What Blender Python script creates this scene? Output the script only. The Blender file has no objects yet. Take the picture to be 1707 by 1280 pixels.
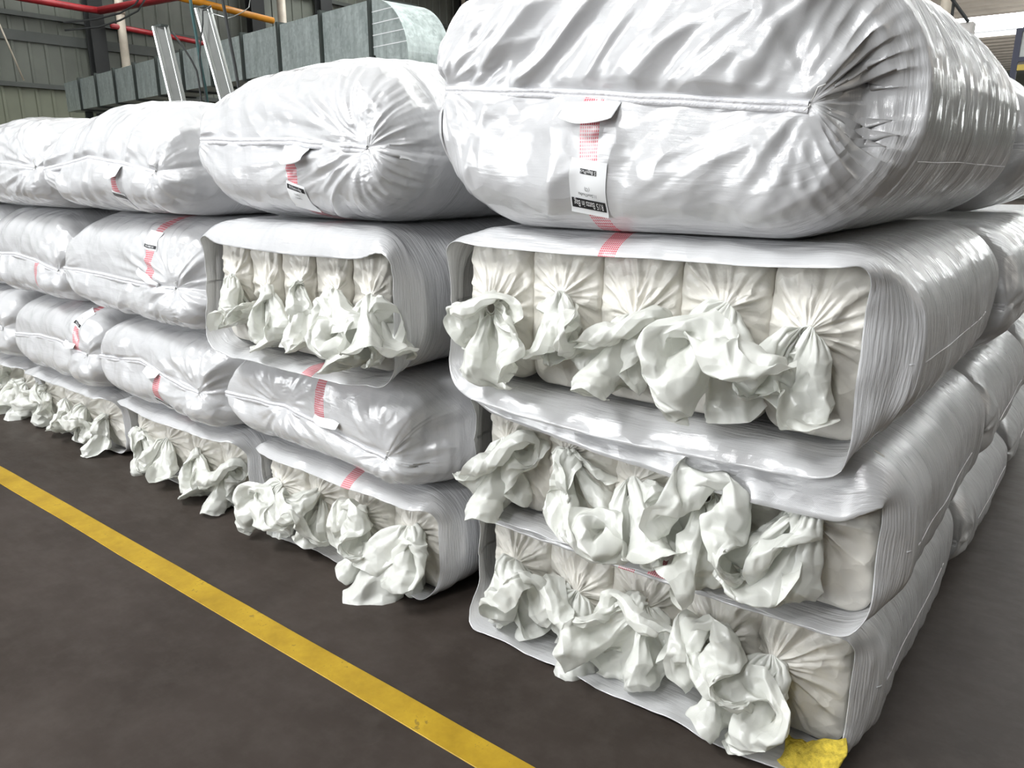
import bpy, math, random
import numpy as np
from mathutils import Vector, Matrix
from mathutils.bvhtree import BVHTree

scene = bpy.context.scene
COL = scene.collection
PI = math.pi

# ------------------------------------------------------------------ camera
CAM = np.array([0.357, -1.965, 1.55])
F_PX, W_PX, H_PX = 1290.0, 1707.0, 1280.0
AZ = math.radians(38.2)                 # camera heading, turned left of +y
PITCH = math.atan(350.0 / F_PX)
cam_d = bpy.data.cameras.new('camera')
cam = bpy.data.objects.new('camera', cam_d)
COL.objects.link(cam)
cam_d.sensor_fit = 'HORIZONTAL'
cam_d.sensor_width = 36.0
cam_d.lens = 36.0 * F_PX / W_PX
cam_d.clip_start = 0.05
cam_d.clip_end = 300
cam.location = CAM
cam.rotation_euler = (PI / 2 - PITCH, 0, AZ)
scene.camera = cam

# ------------------------------------------------------------------ light and exposure
world = bpy.data.worlds.new('world')
scene.world = world
world.use_nodes = True
wn = world.node_tree
bg = wn.nodes['Background']
bg.inputs[0].default_value = (0.93, 0.97, 1.0, 1)
bg.inputs[1].default_value = 0.62

def area(name, loc, target, sx, sy, power, col):
    d = bpy.data.lights.new(name, 'AREA')
    d.shape = 'RECTANGLE'; d.size = sx; d.size_y = sy
    d.energy = power; d.color = col
    o = bpy.data.objects.new(name, d)
    COL.objects.link(o)
    o.location = loc
    v = Vector(target) - Vector(loc)
    o.rotation_euler = v.to_track_quat('-Z', 'Y').to_euler()
    return o
# roof daylight over the aisle in front of the stack and behind the camera, windows to the right
area('roof_daylight_left', (-4.5, -3.6, 6.2), (-2.5, 0.3, 0.8), 3.0, 1.0, 330, (0.97, 0.99, 1.0))
area('roof_daylight_front', (-0.5, -5.0, 5.6), (-1.2, 0.2, 0.9), 1.2, 0.8, 110, (0.98, 0.99, 1.0))
area('roof_daylight_stack', (-2.5, 3.0, 7.4), (-2.4, 0.6, 1.8), 7.0, 0.6, 60, (0.98, 1.0, 0.97))
area('window_daylight_right', (7.5, 3.0, 4.6), (0.0, 1.0, 1.2), 6.0, 0.3, 40, (1.0, 0.90, 0.80))
area('roof_fill_far', (4.0, 34.0, 2.2), (-3.0, 38.0, 8.0), 9.0, 6.0, 900, (1.0, 0.96, 0.9))  # added uplight without a real source, brightens the far roof slats
vs = scene.view_settings
vs.view_transform = 'Standard'
vs.look = 'None'
vs.gamma = 1.0
vs.use_curve_mapping = False
vs.exposure = 0.42
try:
    scene.cycles.max_bounces = 8
    scene.cycles.diffuse_bounces = 4
    scene.cycles.glossy_bounces = 3
    scene.cycles.caustics_reflective = False
    scene.cycles.caustics_refractive = False
    scene.cycles.use_denoising = True
    scene.cycles.sample_clamp_indirect = 6.0
except Exception:
    pass

# ------------------------------------------------------------------ numpy noise
_rng = np.random.RandomState(7)
_perm = np.tile(_rng.permutation(256), 3)
_grad = _rng.normal(size=(256, 3)); _grad /= np.linalg.norm(_grad, axis=1)[:, None]

def perlin(P, freq=1.0, seed=0.0):
    """smooth 3-D gradient noise, about -0.7..0.7; P (...,3)"""
    Q = np.asarray(P, float) * freq + np.array([seed * 13.17, seed * 7.31, seed * 3.77])
    I = np.floor(Q).astype(int); Fr = Q - I
    I &= 255
    w = Fr * Fr * Fr * (Fr * (Fr * 6 - 15) + 10)
    out = 0
    for dx in (0, 1):
        for dy in (0, 1):
            for dz in (0, 1):
                h = _perm[_perm[_perm[(I[..., 0] + dx) & 255] + ((I[..., 1] + dy) & 255)] + ((I[..., 2] + dz) & 255)]
                g = _grad[h]
                v = (g * (Fr - np.array([dx, dy, dz]))).sum(-1)
                ww = (w[..., 0] if dx else 1 - w[..., 0]) * (w[..., 1] if dy else 1 - w[..., 1]) * (w[..., 2] if dz else 1 - w[..., 2])
                out = out + v * ww
    return out

def ridge(q, sharp=0.75):
    """fold profile: sharp crests, rounded valleys, period 1, range -1..1"""
    return 1 - 2 * np.abs(np.sin(PI * q)) ** sharp

def rfold(a, b, seed, k=2.6):
    """irregular creases: ridged noise, long in a, tight in b; about -1..1"""
    a, b = np.broadcast_arrays(a, b)
    n = perlin(np.stack([a, b, np.full(a.shape, seed * 0.37)], -1), 1.0, seed)
    n2 = perlin(np.stack([a * 1.7, b * 2.3, np.full(a.shape, seed * 0.71)], -1), 1.0, seed + 3)
    return (1 - k * np.abs(n) ** 0.72) + 0.30 * (1 - k * np.abs(n2) ** 0.8)

def crumple(P, freq, seed, n=5):
    """faceted paper-like crumpling from crossed creases"""
    r = np.random.RandomState(int(seed * 101) % 99991)
    out = 0
    base = perlin(P, freq * 0.45, seed + 2.2)
    for k in range(n):
        d = r.normal(size=3); d /= np.linalg.norm(d)
        q = (P @ d) * freq * r.uniform(0.6, 1.5) + base * 1.6 + r.uniform(0, 9)
        t = np.abs(q - np.floor(q + 0.5)) * 4 - 1
        m = np.clip(perlin(P, freq * 0.6, seed + 5 + k) * 2.2 + 0.35, 0, 1)
        out = out + t * m
    return out / n

def sstep(a, b, x):
    t = np.clip((x - a) / (b - a), 0, 1)
    return t * t * (3 - 2 * t)

# ------------------------------------------------------------------ mesh helpers
def tag(o, label=None, cat=None, group=None, kind=None):
    if label: o['label'] = label
    if cat: o['category'] = cat
    if group: o['group'] = group
    if kind: o['kind'] = kind
    return o

def empty(name, loc=(0, 0, 0), rz=0.0):
    o = bpy.data.objects.new(name, None)
    o.empty_display_size = 0.1
    o.location = loc; o.rotation_euler = (0, 0, rz)
    COL.objects.link(o)
    return o

def link_mesh(name, verts, faces, mat, parent=None, smooth=True):
    """verts in WORLD coordinates; stored relative to the parent's location"""
    me = bpy.data.meshes.new(name)
    v = np.asarray(verts, float)
    if parent is not None:
        off = np.array(root_loc(parent))
        v = v - off
    me.from_pydata(v.tolist(), [], [tuple(int(i) for i in f) for f in faces])
    me.polygons.foreach_set('use_smooth', [smooth] * len(me.polygons))
    if mat: me.materials.append(mat)
    me.update()
    o = bpy.data.objects.new(name, me)
    COL.objects.link(o)
    if parent is not None: o.parent = parent
    return o

def root_loc(o):
    v = Vector((0, 0, 0))
    while o is not None:
        v += o.location
        o = o.parent
    return v

def grid_faces(R, N, wrap):
    idx = np.arange(R * N).reshape(R, N)
    if wrap:
        a = idx[:-1, :]; b = np.roll(idx, -1, 1)[:-1, :]
        c = np.roll(idx, -1, 1)[1:, :]; d = idx[1:, :]
    else:
        a = idx[:-1, :-1]; b = idx[:-1, 1:]; c = idx[1:, 1:]; d = idx[1:, :-1]
    return np.stack([a, b, c, d], -1).reshape(-1, 4)

def grid_normals(P, wrap):
    du = np.gradient(P, axis=0)
    if wrap:
        dv = (np.roll(P, -1, 1) - np.roll(P, 1, 1)) * 0.5
    else:
        dv = np.gradient(P, axis=1)
    n = np.cross(du, dv)
    l = np.linalg.norm(n, axis=-1, keepdims=True)
    return n / np.maximum(l, 1e-9)

def grid_obj(name, P, mat, parent=None, wrap=False, uv=None, attrs=None, smooth=True):
    R, N = P.shape[:2]
    me = bpy.data.meshes.new(name)
    v = P.reshape(-1, 3)
    if parent is not None:
        v = v - np.array(root_loc(parent))
    f = grid_faces(R, N, wrap)
    me.vertices.add(len(v)); me.vertices.foreach_set('co', v.astype(np.float32).ravel())
    me.loops.add(len(f) * 4); me.loops.foreach_set('vertex_index', f.astype(np.int32).ravel())
    me.polygons.add(len(f))
    me.polygons.foreach_set('loop_start', np.arange(0, len(f) * 4, 4, dtype=np.int32))
    me.polygons.foreach_set('loop_total', np.full(len(f), 4, dtype=np.int32))
    me.update(calc_edges=True)
    me.polygons.foreach_set('use_smooth', [smooth] * len(f))
    if mat: me.materials.append(mat)
    for an, arr in (attrs or {}).items():
        a = np.asarray(arr, np.float32)
        if a.ndim == 3:
            at = me.attributes.new(an, 'FLOAT_VECTOR', 'POINT')
            at.data.foreach_set('vector', a.reshape(-1))
        else:
            at = me.attributes.new(an, 'FLOAT', 'POINT')
            at.data.foreach_set('value', a.reshape(-1))
    me.validate()
    me.update()
    o = bpy.data.objects.new(name, me)
    COL.objects.link(o)
    if parent is not None: o.parent = parent
    return o

class MB:
    """collects boxes, bars and tubes into one mesh (world coordinates)"""
    def __init__(s): s.v = []; s.f = []
    def box(s, c, size, rot=None):
        c = Vector(c); hx, hy, hz = [a / 2 for a in size]
        b = len(s.v)
        for x, y, z in ((-1,-1,-1),(1,-1,-1),(1,1,-1),(-1,1,-1),(-1,-1,1),(1,-1,1),(1,1,1),(-1,1,1)):
            p = Vector((x*hx, y*hy, z*hz))
            if rot is not None: p = rot @ p
            s.v.append(tuple(c + p))
        s.f += [(b,b+3,b+2,b+1),(b+4,b+5,b+6,b+7),(b,b+1,b+5,b+4),(b+1,b+2,b+6,b+5),(b+2,b+3,b+7,b+6),(b+3,b,b+4,b+7)]
        return s
    def tube(s, pts, r, n=10, caps=True):
        pts = [Vector(p) for p in pts]
        rr = r if isinstance(r, (list, tuple)) else [r] * len(pts)
        b = len(s.v)
        t0 = (pts[1] - pts[0]).normalized()
        ref = Vector((0, 0, 1)) if abs(t0.z) < 0.9 else Vector((1, 0, 0))
        side = t0.cross(ref).normalized()
        for i, p in enumerate(pts):
            t = (pts[min(i+1, len(pts)-1)] - pts[max(i-1, 0)]).normalized()
            side = (side - t * side.dot(t)).normalized()
            up = t.cross(side)
            for k in range(n):
                a = 2 * PI * k / n
                s.v.append(tuple(p + (side * math.cos(a) + up * math.sin(a)) * rr[i]))
        for i in range(len(pts) - 1):
            for k in range(n):
                a = b + i*n + k; c = b + i*n + (k+1) % n
                s.f.append((a, c, c + n, a + n))
        if caps:
            s.f.append(tuple(b + k for k in range(n))[::-1])
            s.f.append(tuple(b + (len(pts)-1)*n + k for k in range(n)))
        return s
    def build(s, name, mat, parent=None, smooth=False, bevel=0):
        o = link_mesh(name, s.v, s.f, mat, parent, smooth)
        if bevel:
            m = o.modifiers.new('bevel', 'BEVEL'); m.width = bevel; m.segments = 2
        return o

# ------------------------------------------------------------------ materials
class NT:
    def __init__(s, name):
        s.m = bpy.data.materials.new(name); s.m.use_nodes = True
        s.t = s.m.node_tree; s.n = s.t.nodes; s.l = s.t.links
        s.b = s.n['Principled BSDF']; s.out = s.n['Material Output']
    def node(s, typ, **kw):
        n = s.n.new(typ)
        for k, v in kw.items():
            if k.startswith('i_'):
                n.inputs[int(k[2:]) if k[2:].isdigit() else k[2:].replace('_', ' ')].default_value = v
            else: setattr(n, k, v)
        return n
    def link(s, a, b): s.l.new(a, b)
    def math(s, op, a, b=None, c=None):
        n = s.n.new('ShaderNodeMath'); n.operation = op
        for i, x in enumerate((a, b, c)):
            if x is None: continue
            if isinstance(x, (int, float)): n.inputs[i].default_value = x
            else: s.l.new(x, n.inputs[i])
        return n.outputs[0]
    def noise(s, vec, scale, detail=3, rough=0.55, vscale=None):
        if vscale:
            mp = s.n.new('ShaderNodeMapping'); mp.inputs['Scale'].default_value = vscale
            s.l.new(vec, mp.inputs[0]); vec = mp.outputs[0]
        n = s.n.new('ShaderNodeTexNoise'); n.inputs['Scale'].default_value = scale
        n.inputs['Detail'].default_value = detail; n.inputs['Roughness'].default_value = rough
        s.l.new(vec, n.inputs['Vector'])
        return n.outputs[0]
    def ramp(s, fac, stops):
        n = s.n.new('ShaderNodeValToRGB')
        e = n.color_ramp.elements
        while len(e) < len(stops): e.new(0.5)
        for i, (p, c) in enumerate(stops):
            e[i].position = p; e[i].color = (c[0], c[1], c[2], 1)
        s.l.new(fac, n.inputs[0])
        return n.outputs[0]
    def mix(s, fac, a, b):
        n = s.n.new('ShaderNodeMix'); n.data_type = 'RGBA'
        for sock, x in ((n.inputs[0], fac), (n.inputs[6], a), (n.inputs[7], b)):
            if isinstance(x, (int, float)): sock.default_value = x
            elif isinstance(x, tuple): sock.default_value = (x[0], x[1], x[2], 1)
            else: s.l.new(x, sock)
        return n.outputs[2]
    def bump(s, h, strength, dist, normal=None):
        n = s.n.new('ShaderNodeBump'); n.inputs['Strength'].default_value = strength
        n.inputs['Distance'].default_value = dist
        s.l.new(h, n.inputs['Height'])
        if normal is not None: s.l.new(normal, n.inputs['Normal'])
        return n.outputs[0]

def make_sack_mat(tint=(0.585, 0.588, 0.594)):
    k = NT('woven_sack')
    tc = k.node('ShaderNodeTexCoord').outputs['Object']
    uvw = k.node('ShaderNodeAttribute', attribute_name='cloth_uv').outputs['Vector']
    stripe = k.node('ShaderNodeAttribute', attribute_name='stripe_uv').outputs['Vector']
    rib = k.node('ShaderNodeAttribute', attribute_name='rib').outputs['Fac']
    # printed red dash stripe
    sx = k.node('ShaderNodeSeparateXYZ'); k.link(stripe, sx.inputs[0])
    u, v = sx.outputs[0], sx.outputs[1]
    band = k.math('LESS_THAN', k.math('ABSOLUTE', u), 0.028)
    cu = k.math('GREATER_THAN', k.math('FRACT', k.math('MULTIPLY', k.math('ADD', u, 5.0), 1 / 0.0062)), 0.34)
    cv = k.math('GREATER_THAN', k.math('FRACT', k.math('MULTIPLY', k.math('ADD', v, 5.0), 1 / 0.0085)), 0.30)
    dash = k.math('MULTIPLY', band, k.math('MULTIPLY', cu, cv))
    blotch = k.noise(tc, 2.0, 2)
    base = k.mix(blotch, (tint[0]*0.97, tint[1]*0.97, tint[2]*0.985), (tint[0]*1.02, tint[1]*1.02, tint[2]*1.02))
    base = k.mix(k.math('MULTIPLY', band, 0.30), base, (0.95, 0.35, 0.42))
    col = k.mix(k.math('MULTIPLY', dash, 0.9), base, (0.60, 0.035, 0.06))
    k.link(col, k.b.inputs['Base Color'])
    k.b.inputs['Roughness'].default_value = 0.13
    k.b.inputs['IOR'].default_value = 1.9
    # weave and fine pulls across the bale
    su = k.node('ShaderNodeSeparateXYZ'); k.link(uvw, su.inputs[0])
    so3 = k.node('ShaderNodeSeparateXYZ'); k.link(tc, so3.inputs[0])
    wu = k.math('SINE', k.math('MULTIPLY', k.math('ADD', so3.outputs[0], so3.outputs[1]), 2 * PI / 0.0042))
    wv = k.math('SINE', k.math('MULTIPLY', so3.outputs[2], 2 * PI / 0.0042))
    weave = k.math('MULTIPLY', wu, wv)
    fine = k.noise(uvw, 1.0, 3, 0.6, (9.0, 120.0, 1.0))
    fine2 = k.noise(uvw, 1.0, 2, 0.5, (5.0, 46.0, 1.0))
    ribh = k.math('MULTIPLY', k.math('ADD', fine, fine2), k.math('ADD', k.math('MULTIPLY', rib, 0.95), 0.05))
    n1 = k.bump(ribh, 0.95, 0.0044)
    cr = k.noise(tc, 34, 4, 0.6)
    wp = k.node('ShaderNodeVectorMath', operation='ADD'); k.link(tc, wp.inputs[0])
    nz = k.node('ShaderNodeTexNoise'); nz.inputs['Scale'].default_value = 6; k.link(tc, nz.inputs['Vector'])
    sc_ = k.node('ShaderNodeVectorMath', operation='SCALE'); sc_.inputs['Scale'].default_value = 0.12
    k.link(nz.outputs['Color'], sc_.inputs[0]); k.link(sc_.outputs[0], wp.inputs[1])
    vo = k.node('ShaderNodeTexVoronoi'); vo.inputs['Scale'].default_value = 11; k.link(wp.outputs[0], vo.inputs['Vector'])
    vh = k.math('MULTIPLY', vo.outputs['Distance'], k.math('SUBTRACT', 1.15, rib))
    n2 = k.bump(vh, 0.38, 0.014, k.bump(cr, 0.3, 0.004, n1))
    n3 = k.bump(weave, 0.22, 0.00035, n2)
    k.link(n3, k.b.inputs['Normal'])
    return k.m

def make_film_mat(name, col, transl=0.2, rough=0.36, bump=0.5):
    k = NT(name)
    tc = k.node('ShaderNodeTexCoord').outputs['Object']
    f = k.noise(tc, 9, 2)
    c = k.mix(f, tuple(x * 0.96 for x in col), tuple(min(1, x * 1.03) for x in col))
    k.link(c, k.b.inputs['Base Color'])
    k.b.inputs['Roughness'].default_value = rough
    k.b.inputs['IOR'].default_value = 1.6
    h = k.noise(tc, 42, 4, 0.6)
    wp = k.node('ShaderNodeVectorMath', operation='ADD'); k.link(tc, wp.inputs[0])
    nz = k.node('ShaderNodeTexNoise'); nz.inputs['Scale'].default_value = 9; k.link(tc, nz.inputs['Vector'])
    sc_ = k.node('ShaderNodeVectorMath', operation='SCALE'); sc_.inputs['Scale'].default_value = 0.09
    k.link(nz.outputs['Color'], sc_.inputs[0]); k.link(sc_.outputs[0], wp.inputs[1])
    vo = k.node('ShaderNodeTexVoronoi'); vo.inputs['Scale'].default_value = 19; k.link(wp.outputs[0], vo.inputs['Vector'])
    n1 = k.bump(vo.outputs['Distance'], 0.55, 0.016, k.bump(h, bump, 0.005))
    k.link(n1, k.b.inputs['Normal'])
    if transl:
        tr = k.node('ShaderNodeBsdfTranslucent'); k.link(c, tr.inputs[0])
        mx = k.node('ShaderNodeMixShader'); mx.inputs[0].default_value = transl
        k.link(k.b.outputs[0], mx.inputs[1]); k.link(tr.outputs[0], mx.inputs[2])
        k.link(mx.outputs[0], k.out.inputs[0])
    return k.m

def simple(name, col, rough=0.5, metal=0.0, var=0.08, scale=6, vscale=None, bump=0.0, emit=None):
    k = NT(name)
    tc = k.node('ShaderNodeTexCoord').outputs['Object']
    f = k.noise(tc, scale, 4, 0.6, vscale)
    c = k.ramp(f, [(0.3, tuple(x * (1 - var) for x in col)), (0.7, tuple(min(1, x * (1 + var)) for x in col))])
    k.link(c, k.b.inputs['Base Color'])
    k.b.inputs['Roughness'].default_value = rough
    k.b.inputs['Metallic'].default_value = metal
    if bump: k.link(k.bump(f, bump, 0.01), k.b.inputs['Normal'])
    if emit:
        k.b.inputs['Emission Color'].default_value = (*emit[0], 1)
        k.b.inputs['Emission Strength'].default_value = emit[1]
    return k.m

M = {}
M['sack'] = make_sack_mat()
M['pack'] = make_film_mat('pack_film', (0.80, 0.775, 0.71), 0.15, 0.33, 0.4)
M['ruffle'] = make_film_mat('tied_film', (0.84, 0.85, 0.805), 0.25, 0.26, 0.35)
M['hem'] = simple('stitched_hem', (0.64, 0.64, 0.66), 0.4, var=0.06, scale=60, bump=0.5)
M['paper'] = simple('paper_white', (0.85, 0.86, 0.87), 0.5, var=0.02)
M['ink'] = simple('black_ink', (0.012, 0.012, 0.014), 0.5, var=0.02)
M['wool'] = simple('yellow_glass_wool', (0.55, 0.42, 0.05), 0.95, var=0.35, scale=60, bump=0.8)
M['thread'] = simple('white_thread', (0.8, 0.8, 0.78), 0.7, var=0.03)
M['galv'] = None
k = NT('galvanised_steel')
tc = k.node('ShaderNodeTexCoord').outputs['Object']
sp = k.node('ShaderNodeTexVoronoi'); sp.inputs['Scale'].default_value = 28; k.link(tc, sp.inputs[0])
st = k.noise(tc, 3.0, 4, 0.65, (3.0, 3.0, 0.6))
c1 = k.ramp(st, [(0.3, (0.32, 0.38, 0.37)), (0.7, (0.62, 0.70, 0.68))])
c2 = k.mix(0.22, c1, k.ramp(sp.outputs['Color'], [(0.2, (0.3, 0.34, 0.33)), (0.9, (0.8, 0.85, 0.84))]))
k.link(c2, k.b.inputs['Base Color']); k.b.inputs['Metallic'].default_value = 0.45
k.link(k.math('ADD', k.math('MULTIPLY', st, 0.3), 0.25), k.b.inputs['Roughness'])
M['galv'] = k.m
M['darkmetal'] = simple('dark_flange', (0.05, 0.06, 0.055), 0.6, 0.3)
M['red'] = simple('red_pipe_paint', (0.26, 0.014, 0.018), 0.4, var=0.2)
M['orange'] = simple('orange_pipe_paint', (0.48, 0.19, 0.006), 0.45, var=0.15)
M['beige'] = simple('beige_plastic_pipe', (0.42, 0.37, 0.30), 0.5, var=0.1)
M['black'] = simple('black_rubber', (0.012, 0.014, 0.014), 0.6)
M['green'] = simple('green_cable', (0.012, 0.06, 0.06), 0.5)
M['column'] = simple('dark_steel_column', (0.012, 0.013, 0.013), 0.7)
M['navy'] = simple('navy_frame_paint', (0.006, 0.009, 0.035), 0.5)
M['steel'] = simple('bright_channel_steel', (0.62, 0.64, 0.62), 0.28, 0.85, var=0.1, scale=4)

# floor: painted concrete with scuffs
k = NT('sealed_floor')
tc = k.node('ShaderNodeTexCoord').outputs['Object']
a = k.noise(tc, 1.3, 5, 0.6)
b = k.noise(tc, 9, 6, 0.7)
s1 = k.noise(tc, 3.5, 5, 0.75, (1.0, 3.0, 1.0))
c1 = k.ramp(a, [(0.3, (0.036, 0.028, 0.023)), (0.7, (0.066, 0.053, 0.046))])
c2 = k.mix(k.math('MULTIPLY', k.ramp(b, [(0.45, (0, 0, 0)), (0.75, (1, 1, 1))]), 0.3), c1, (0.105, 0.092, 0.082))
k.link(c2, k.b.inputs['Base Color'])
k.link(k.math('ADD', k.math('MULTIPLY', s1, 0.35), 0.34), k.b.inputs['Roughness'])
k.link(k.bump(b, 0.12, 0.004), k.b.inputs['Normal'])
k.b.inputs['Specular IOR Level'].default_value = 0.22
M['floor'] = k.m
k = NT('worn_yellow_paint')
tc = k.node('ShaderNodeTexCoord').outputs['Object']
a = k.noise(tc, 5, 5, 0.7)
b = k.noise(tc, 60, 4, 0.7)
c1 = k.ramp(a, [(0.3, (0.36, 0.22, 0.008)), (0.7, (0.57, 0.37, 0.022))])
wear = k.math('GREATER_THAN', k.math('ADD', k.math('MULTIPLY', a, 0.45), k.math('MULTIPLY', b, 0.6)), 0.635)
k.link(k.mix(k.math('MULTIPLY', wear, 0.55), c1, (0.12, 0.085, 0.03)), k.b.inputs['Base Color'])
k.b.inputs['Roughness'].default_value = 0.5
M['yellow'] = k.m
# wall sheet: grey green ribbed cladding (ribs are in the mesh)
M['wall'] = simple('ribbed_wall_sheet', (0.095, 0.102, 0.085), 0.5, 0.0, var=0.22, scale=0.9)
M['wall_low'] = simple('lower_wall_sheet', (0.15, 0.16, 0.115), 0.5, 0.0, var=0.12, scale=0.9)
M['roof'] = simple('roof_sheet', (0.68, 0.65, 0.6), 0.5, 0.0, var=0.1, scale=1)
M['girt'] = simple('girt_steel', (0.06, 0.065, 0.06), 0.6, 0.2)
M['skylight'] = simple('skylight_panel', (0.9, 0.9, 0.9), 0.5, var=0.02, emit=((0.97, 1.0, 1.0), 9.0))
M['daylight'] = simple('front_fill_glow', (0.9, 0.9, 0.9), 0.5, var=0.02, emit=((0.96, 0.98, 1.0), 7.0))  # glow of the fill panels added in the front wall
M['boxgrey'] = simple('grey_painted_cabinet', (0.36, 0.34, 0.32), 0.5, var=0.06)
M['board'] = simple('pale_notice_board', (0.38, 0.40, 0.38), 0.5, var=0.1)
M['boardrim'] = simple('yellow_rail_paint', (0.5, 0.36, 0.05), 0.5, var=0.1)

# ------------------------------------------------------------------ the setting
def structure(o):
    o['kind'] = 'structure'; return o

def floor_plane():
    P = np.array([[[-20, -12, 0], [10, -12, 0]], [[-20, 60, 0], [10, 60, 0]]], float)
    structure(grid_obj('floor', P, M['floor'], smooth=False))
floor_plane()
# painted aisle line: thin film of paint on the floor
ln = MB()
b = len(ln.v)
n = 60
rr = random.Random(3)
for i in range(n + 1):
    t = i / n
    x = -14.0 + 16.0 * t
    yu = -0.552 - 0.006 * (x + 0.66) / -3.7 * 3 + rr.uniform(-.0015, .0015)
    yl = yu - 0.100 + rr.uniform(-.0015, .0015)
    for y, z in ((yl, 0.0002), (yl + .002, 0.0022), (yu - .002, 0.0022), (yu, 0.0002)):
        ln.v.append((x, y, z))
for i in range(n):
    for j in range(3):
        q = b + i * 4 + j
        ln.f.append((q, q + 4, q + 5, q + 1))
o = ln.build('floor_marking_line', M['yellow'])
tag(o, 'worn yellow safety line painted on the dark floor in front of the stack', 'floor marking')

def ribbed_wall():
    W = -20.0
    def sheet(name, z0, z1, mat, off):
        ys = []; xs = []
        y = -12.0
        while y < 60:
            for dy, dx in ((0, 0), (0.27, 0), (0.285, 0.03), (0.335, 0.03), (0.35, 0)):
                ys.append(y + dy); xs.append(W + off + dx)
            y += 0.35
        P = np.zeros((2, len(ys), 3))
        P[:, :, 0] = xs; P[:, :, 1] = ys; P[0, :, 2] = z0; P[1, :, 2] = z1
        structure(grid_obj(name, P, mat, smooth=False))
    sheet('wall_left', 0.0, 3.48, M['wall_low'], 0.02)
    sheet('wall_left_upper', 3.48, 9.0, M['wall'], 0.0)
    m = MB()
    for z in (3.5, 5.0, 6.6):
        m.box((W + 0.09, 27, z), (0.12, 66, 0.10))
    structure(m.build('trim_1', M['girt']))
    m = MB()
    m.box((W + 0.05, 27, 4.55), (0.03, 66, 0.22))
    structure(m.build('trim_2', M['girt']))
ribbed_wall()

def roof():
    z = 8.2
    pts = []
    y = -12.0
    while y < 60:
        for dy, dz in ((0, 0), (0.55, 0), (0.62, -0.22), (1.13, -0.22), (1.2, 0)):
            pts.append((y + dy, z + dz))
        y += 1.2
    # opaque sheets left and right of the skylight bays; skylights are strips along x
    bays = [(-12, 5.6), (6.9, 13.2), (14.8, 25.4), (27.0, 39.0), (44.0, 60)]
    for i, (a, b) in enumerate(bays):
        q = [p for p in pts if a <= p[0] <= b]
        P = np.zeros((2, len(q), 3))
        P[0, :, 0] = -20; P[1, :, 0] = 10
        P[:, :, 1] = [p[0] for p in q]; P[:, :, 2] = [p[1] for p in q]
        structure(grid_obj('ceiling', P, M['roof'], smooth=False))
    for i, (a, b) in enumerate([(5.6, 6.9), (13.2, 14.8), (25.4, 27.0), (39.0, 44.0)]):
        m = MB(); m.box((-5, (a + b) / 2, z + 0.05), (29.9, b - a + 0.2, 0.06))
        structure(m.build('window_%d' % (i + 1), M['skylight']))
    m = MB(); m.box((10.05, 24, 4.1), (0.1, 72, 8.3))
    structure(m.build('wall_right', M['wall']))
    m = MB(); m.box((2.0, 59.98, 5.6), (9, 0.06, 1.6))
    structure(m.build('window_5', M['skylight']))
    # front wall behind the camera: unseen glowing door and strip, added for sack highlights
    m = MB()
    m.box((-17, -12.05, 4.1), (6, 0.1, 8.3)); m.box((-9.5, -12.05, 6.6), (9, 0.1, 3.3)); m.box((2.5, -12.05, 2.3), (15, 0.1, 4.6)); m.box((2.5, -12.05, 7.1), (15, 0.1, 2.3)); m.box((-4.0, -12.05, 5.3), (2, 0.1, 1.4)); m.box((6, -12.05, 5.3), (8, 0.1, 1.4))
    structure(m.build('wall_front', M['wall']))
    m = MB(); m.box((-9.5, -12.1, 2.475), (9, 0.06, 4.95)); structure(m.build('front_fill_door', M['daylight']))
    m = MB(); m.box((-0.5, -12.08, 5.3), (5, 0.06, 1.4)); structure(m.build('window_6', M['daylight']))
    # far end wall
    m = MB(); m.box((-5, 60.1, 4.1), (30, 0.1, 8.3))
    structure(m.build('wall_far', M['wall']))
roof()

# ------------------------------------------------------------------ sacks
def profile(x0, x1, z0, z1, rc, N, bs=0.0, bt=0.0, bb=0.0):
    """closed cross-section, even arc-length samples, from left-mid going up and over"""
    W, H = x1 - x0, z1 - z0
    tl, tr, br, bl = [min(r, W * 0.45, H * 0.49) for r in (rc if isinstance(rc, tuple) else (rc,) * 4)]
    pts = []
    def arc(cx, cz, r, a0, a1):
        for i in range(13):
            a = a0 + (a1 - a0) * i / 12
            pts.append((cx + r * math.cos(a), cz + r * math.sin(a)))
    pts.append((x0, (z0 + z1) / 2))
    arc(x0 + tl, z1 - tl, tl, PI, PI / 2)
    arc(x1 - tr, z1 - tr, tr, PI / 2, 0)
    arc(x1 - br, z0 + br, br, 0, -PI / 2)
    arc(x0 + bl, z0 + bl, bl, -PI / 2, -PI)
    pts.append((x0, (z0 + z1) / 2))
    p = np.array(pts)
    d = np.r_[0, np.cumsum(np.linalg.norm(np.diff(p, axis=0), axis=1))]
    s = np.linspace(0, d[-1], N + 1)[:-1]
    Q = np.stack([np.interp(s, d, p[:, 0]), np.interp(s, d, p[:, 1])], 1)
    u = (Q[:, 0] - x0) / W; w = (Q[:, 1] - z0) / H
    zz = 2 * w - 1; xx = 2 * u - 1
    sb = np.sin(PI * np.clip(w, 0, 1)); tb = np.sin(PI * np.clip(u, 0, 1)) ** 0.8
    T = np.roll(Q, -1, 0) - np.roll(Q, 1, 0)
    T /= np.linalg.norm(T, axis=1)[:, None]
    nrm = np.stack([-T[:, 1], T[:, 0]], 1)          # outward for this winding
    Q = Q.copy()
    Q[:, 0] += np.sign(xx) * bs * sb * np.abs(xx) ** 2
    Q[:, 1] += np.where(zz > 0, bt * tb * np.abs(zz) ** 1.5, -bb * tb * np.abs(zz) ** 1.5)
    return Q, nrm, s

def interp_poly(poly, x):
    a = np.array(poly)
    return np.interp(x, a[:, 0], a[:, 1])

ALL = {}          # bale key -> (root, sack object, spec)

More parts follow.
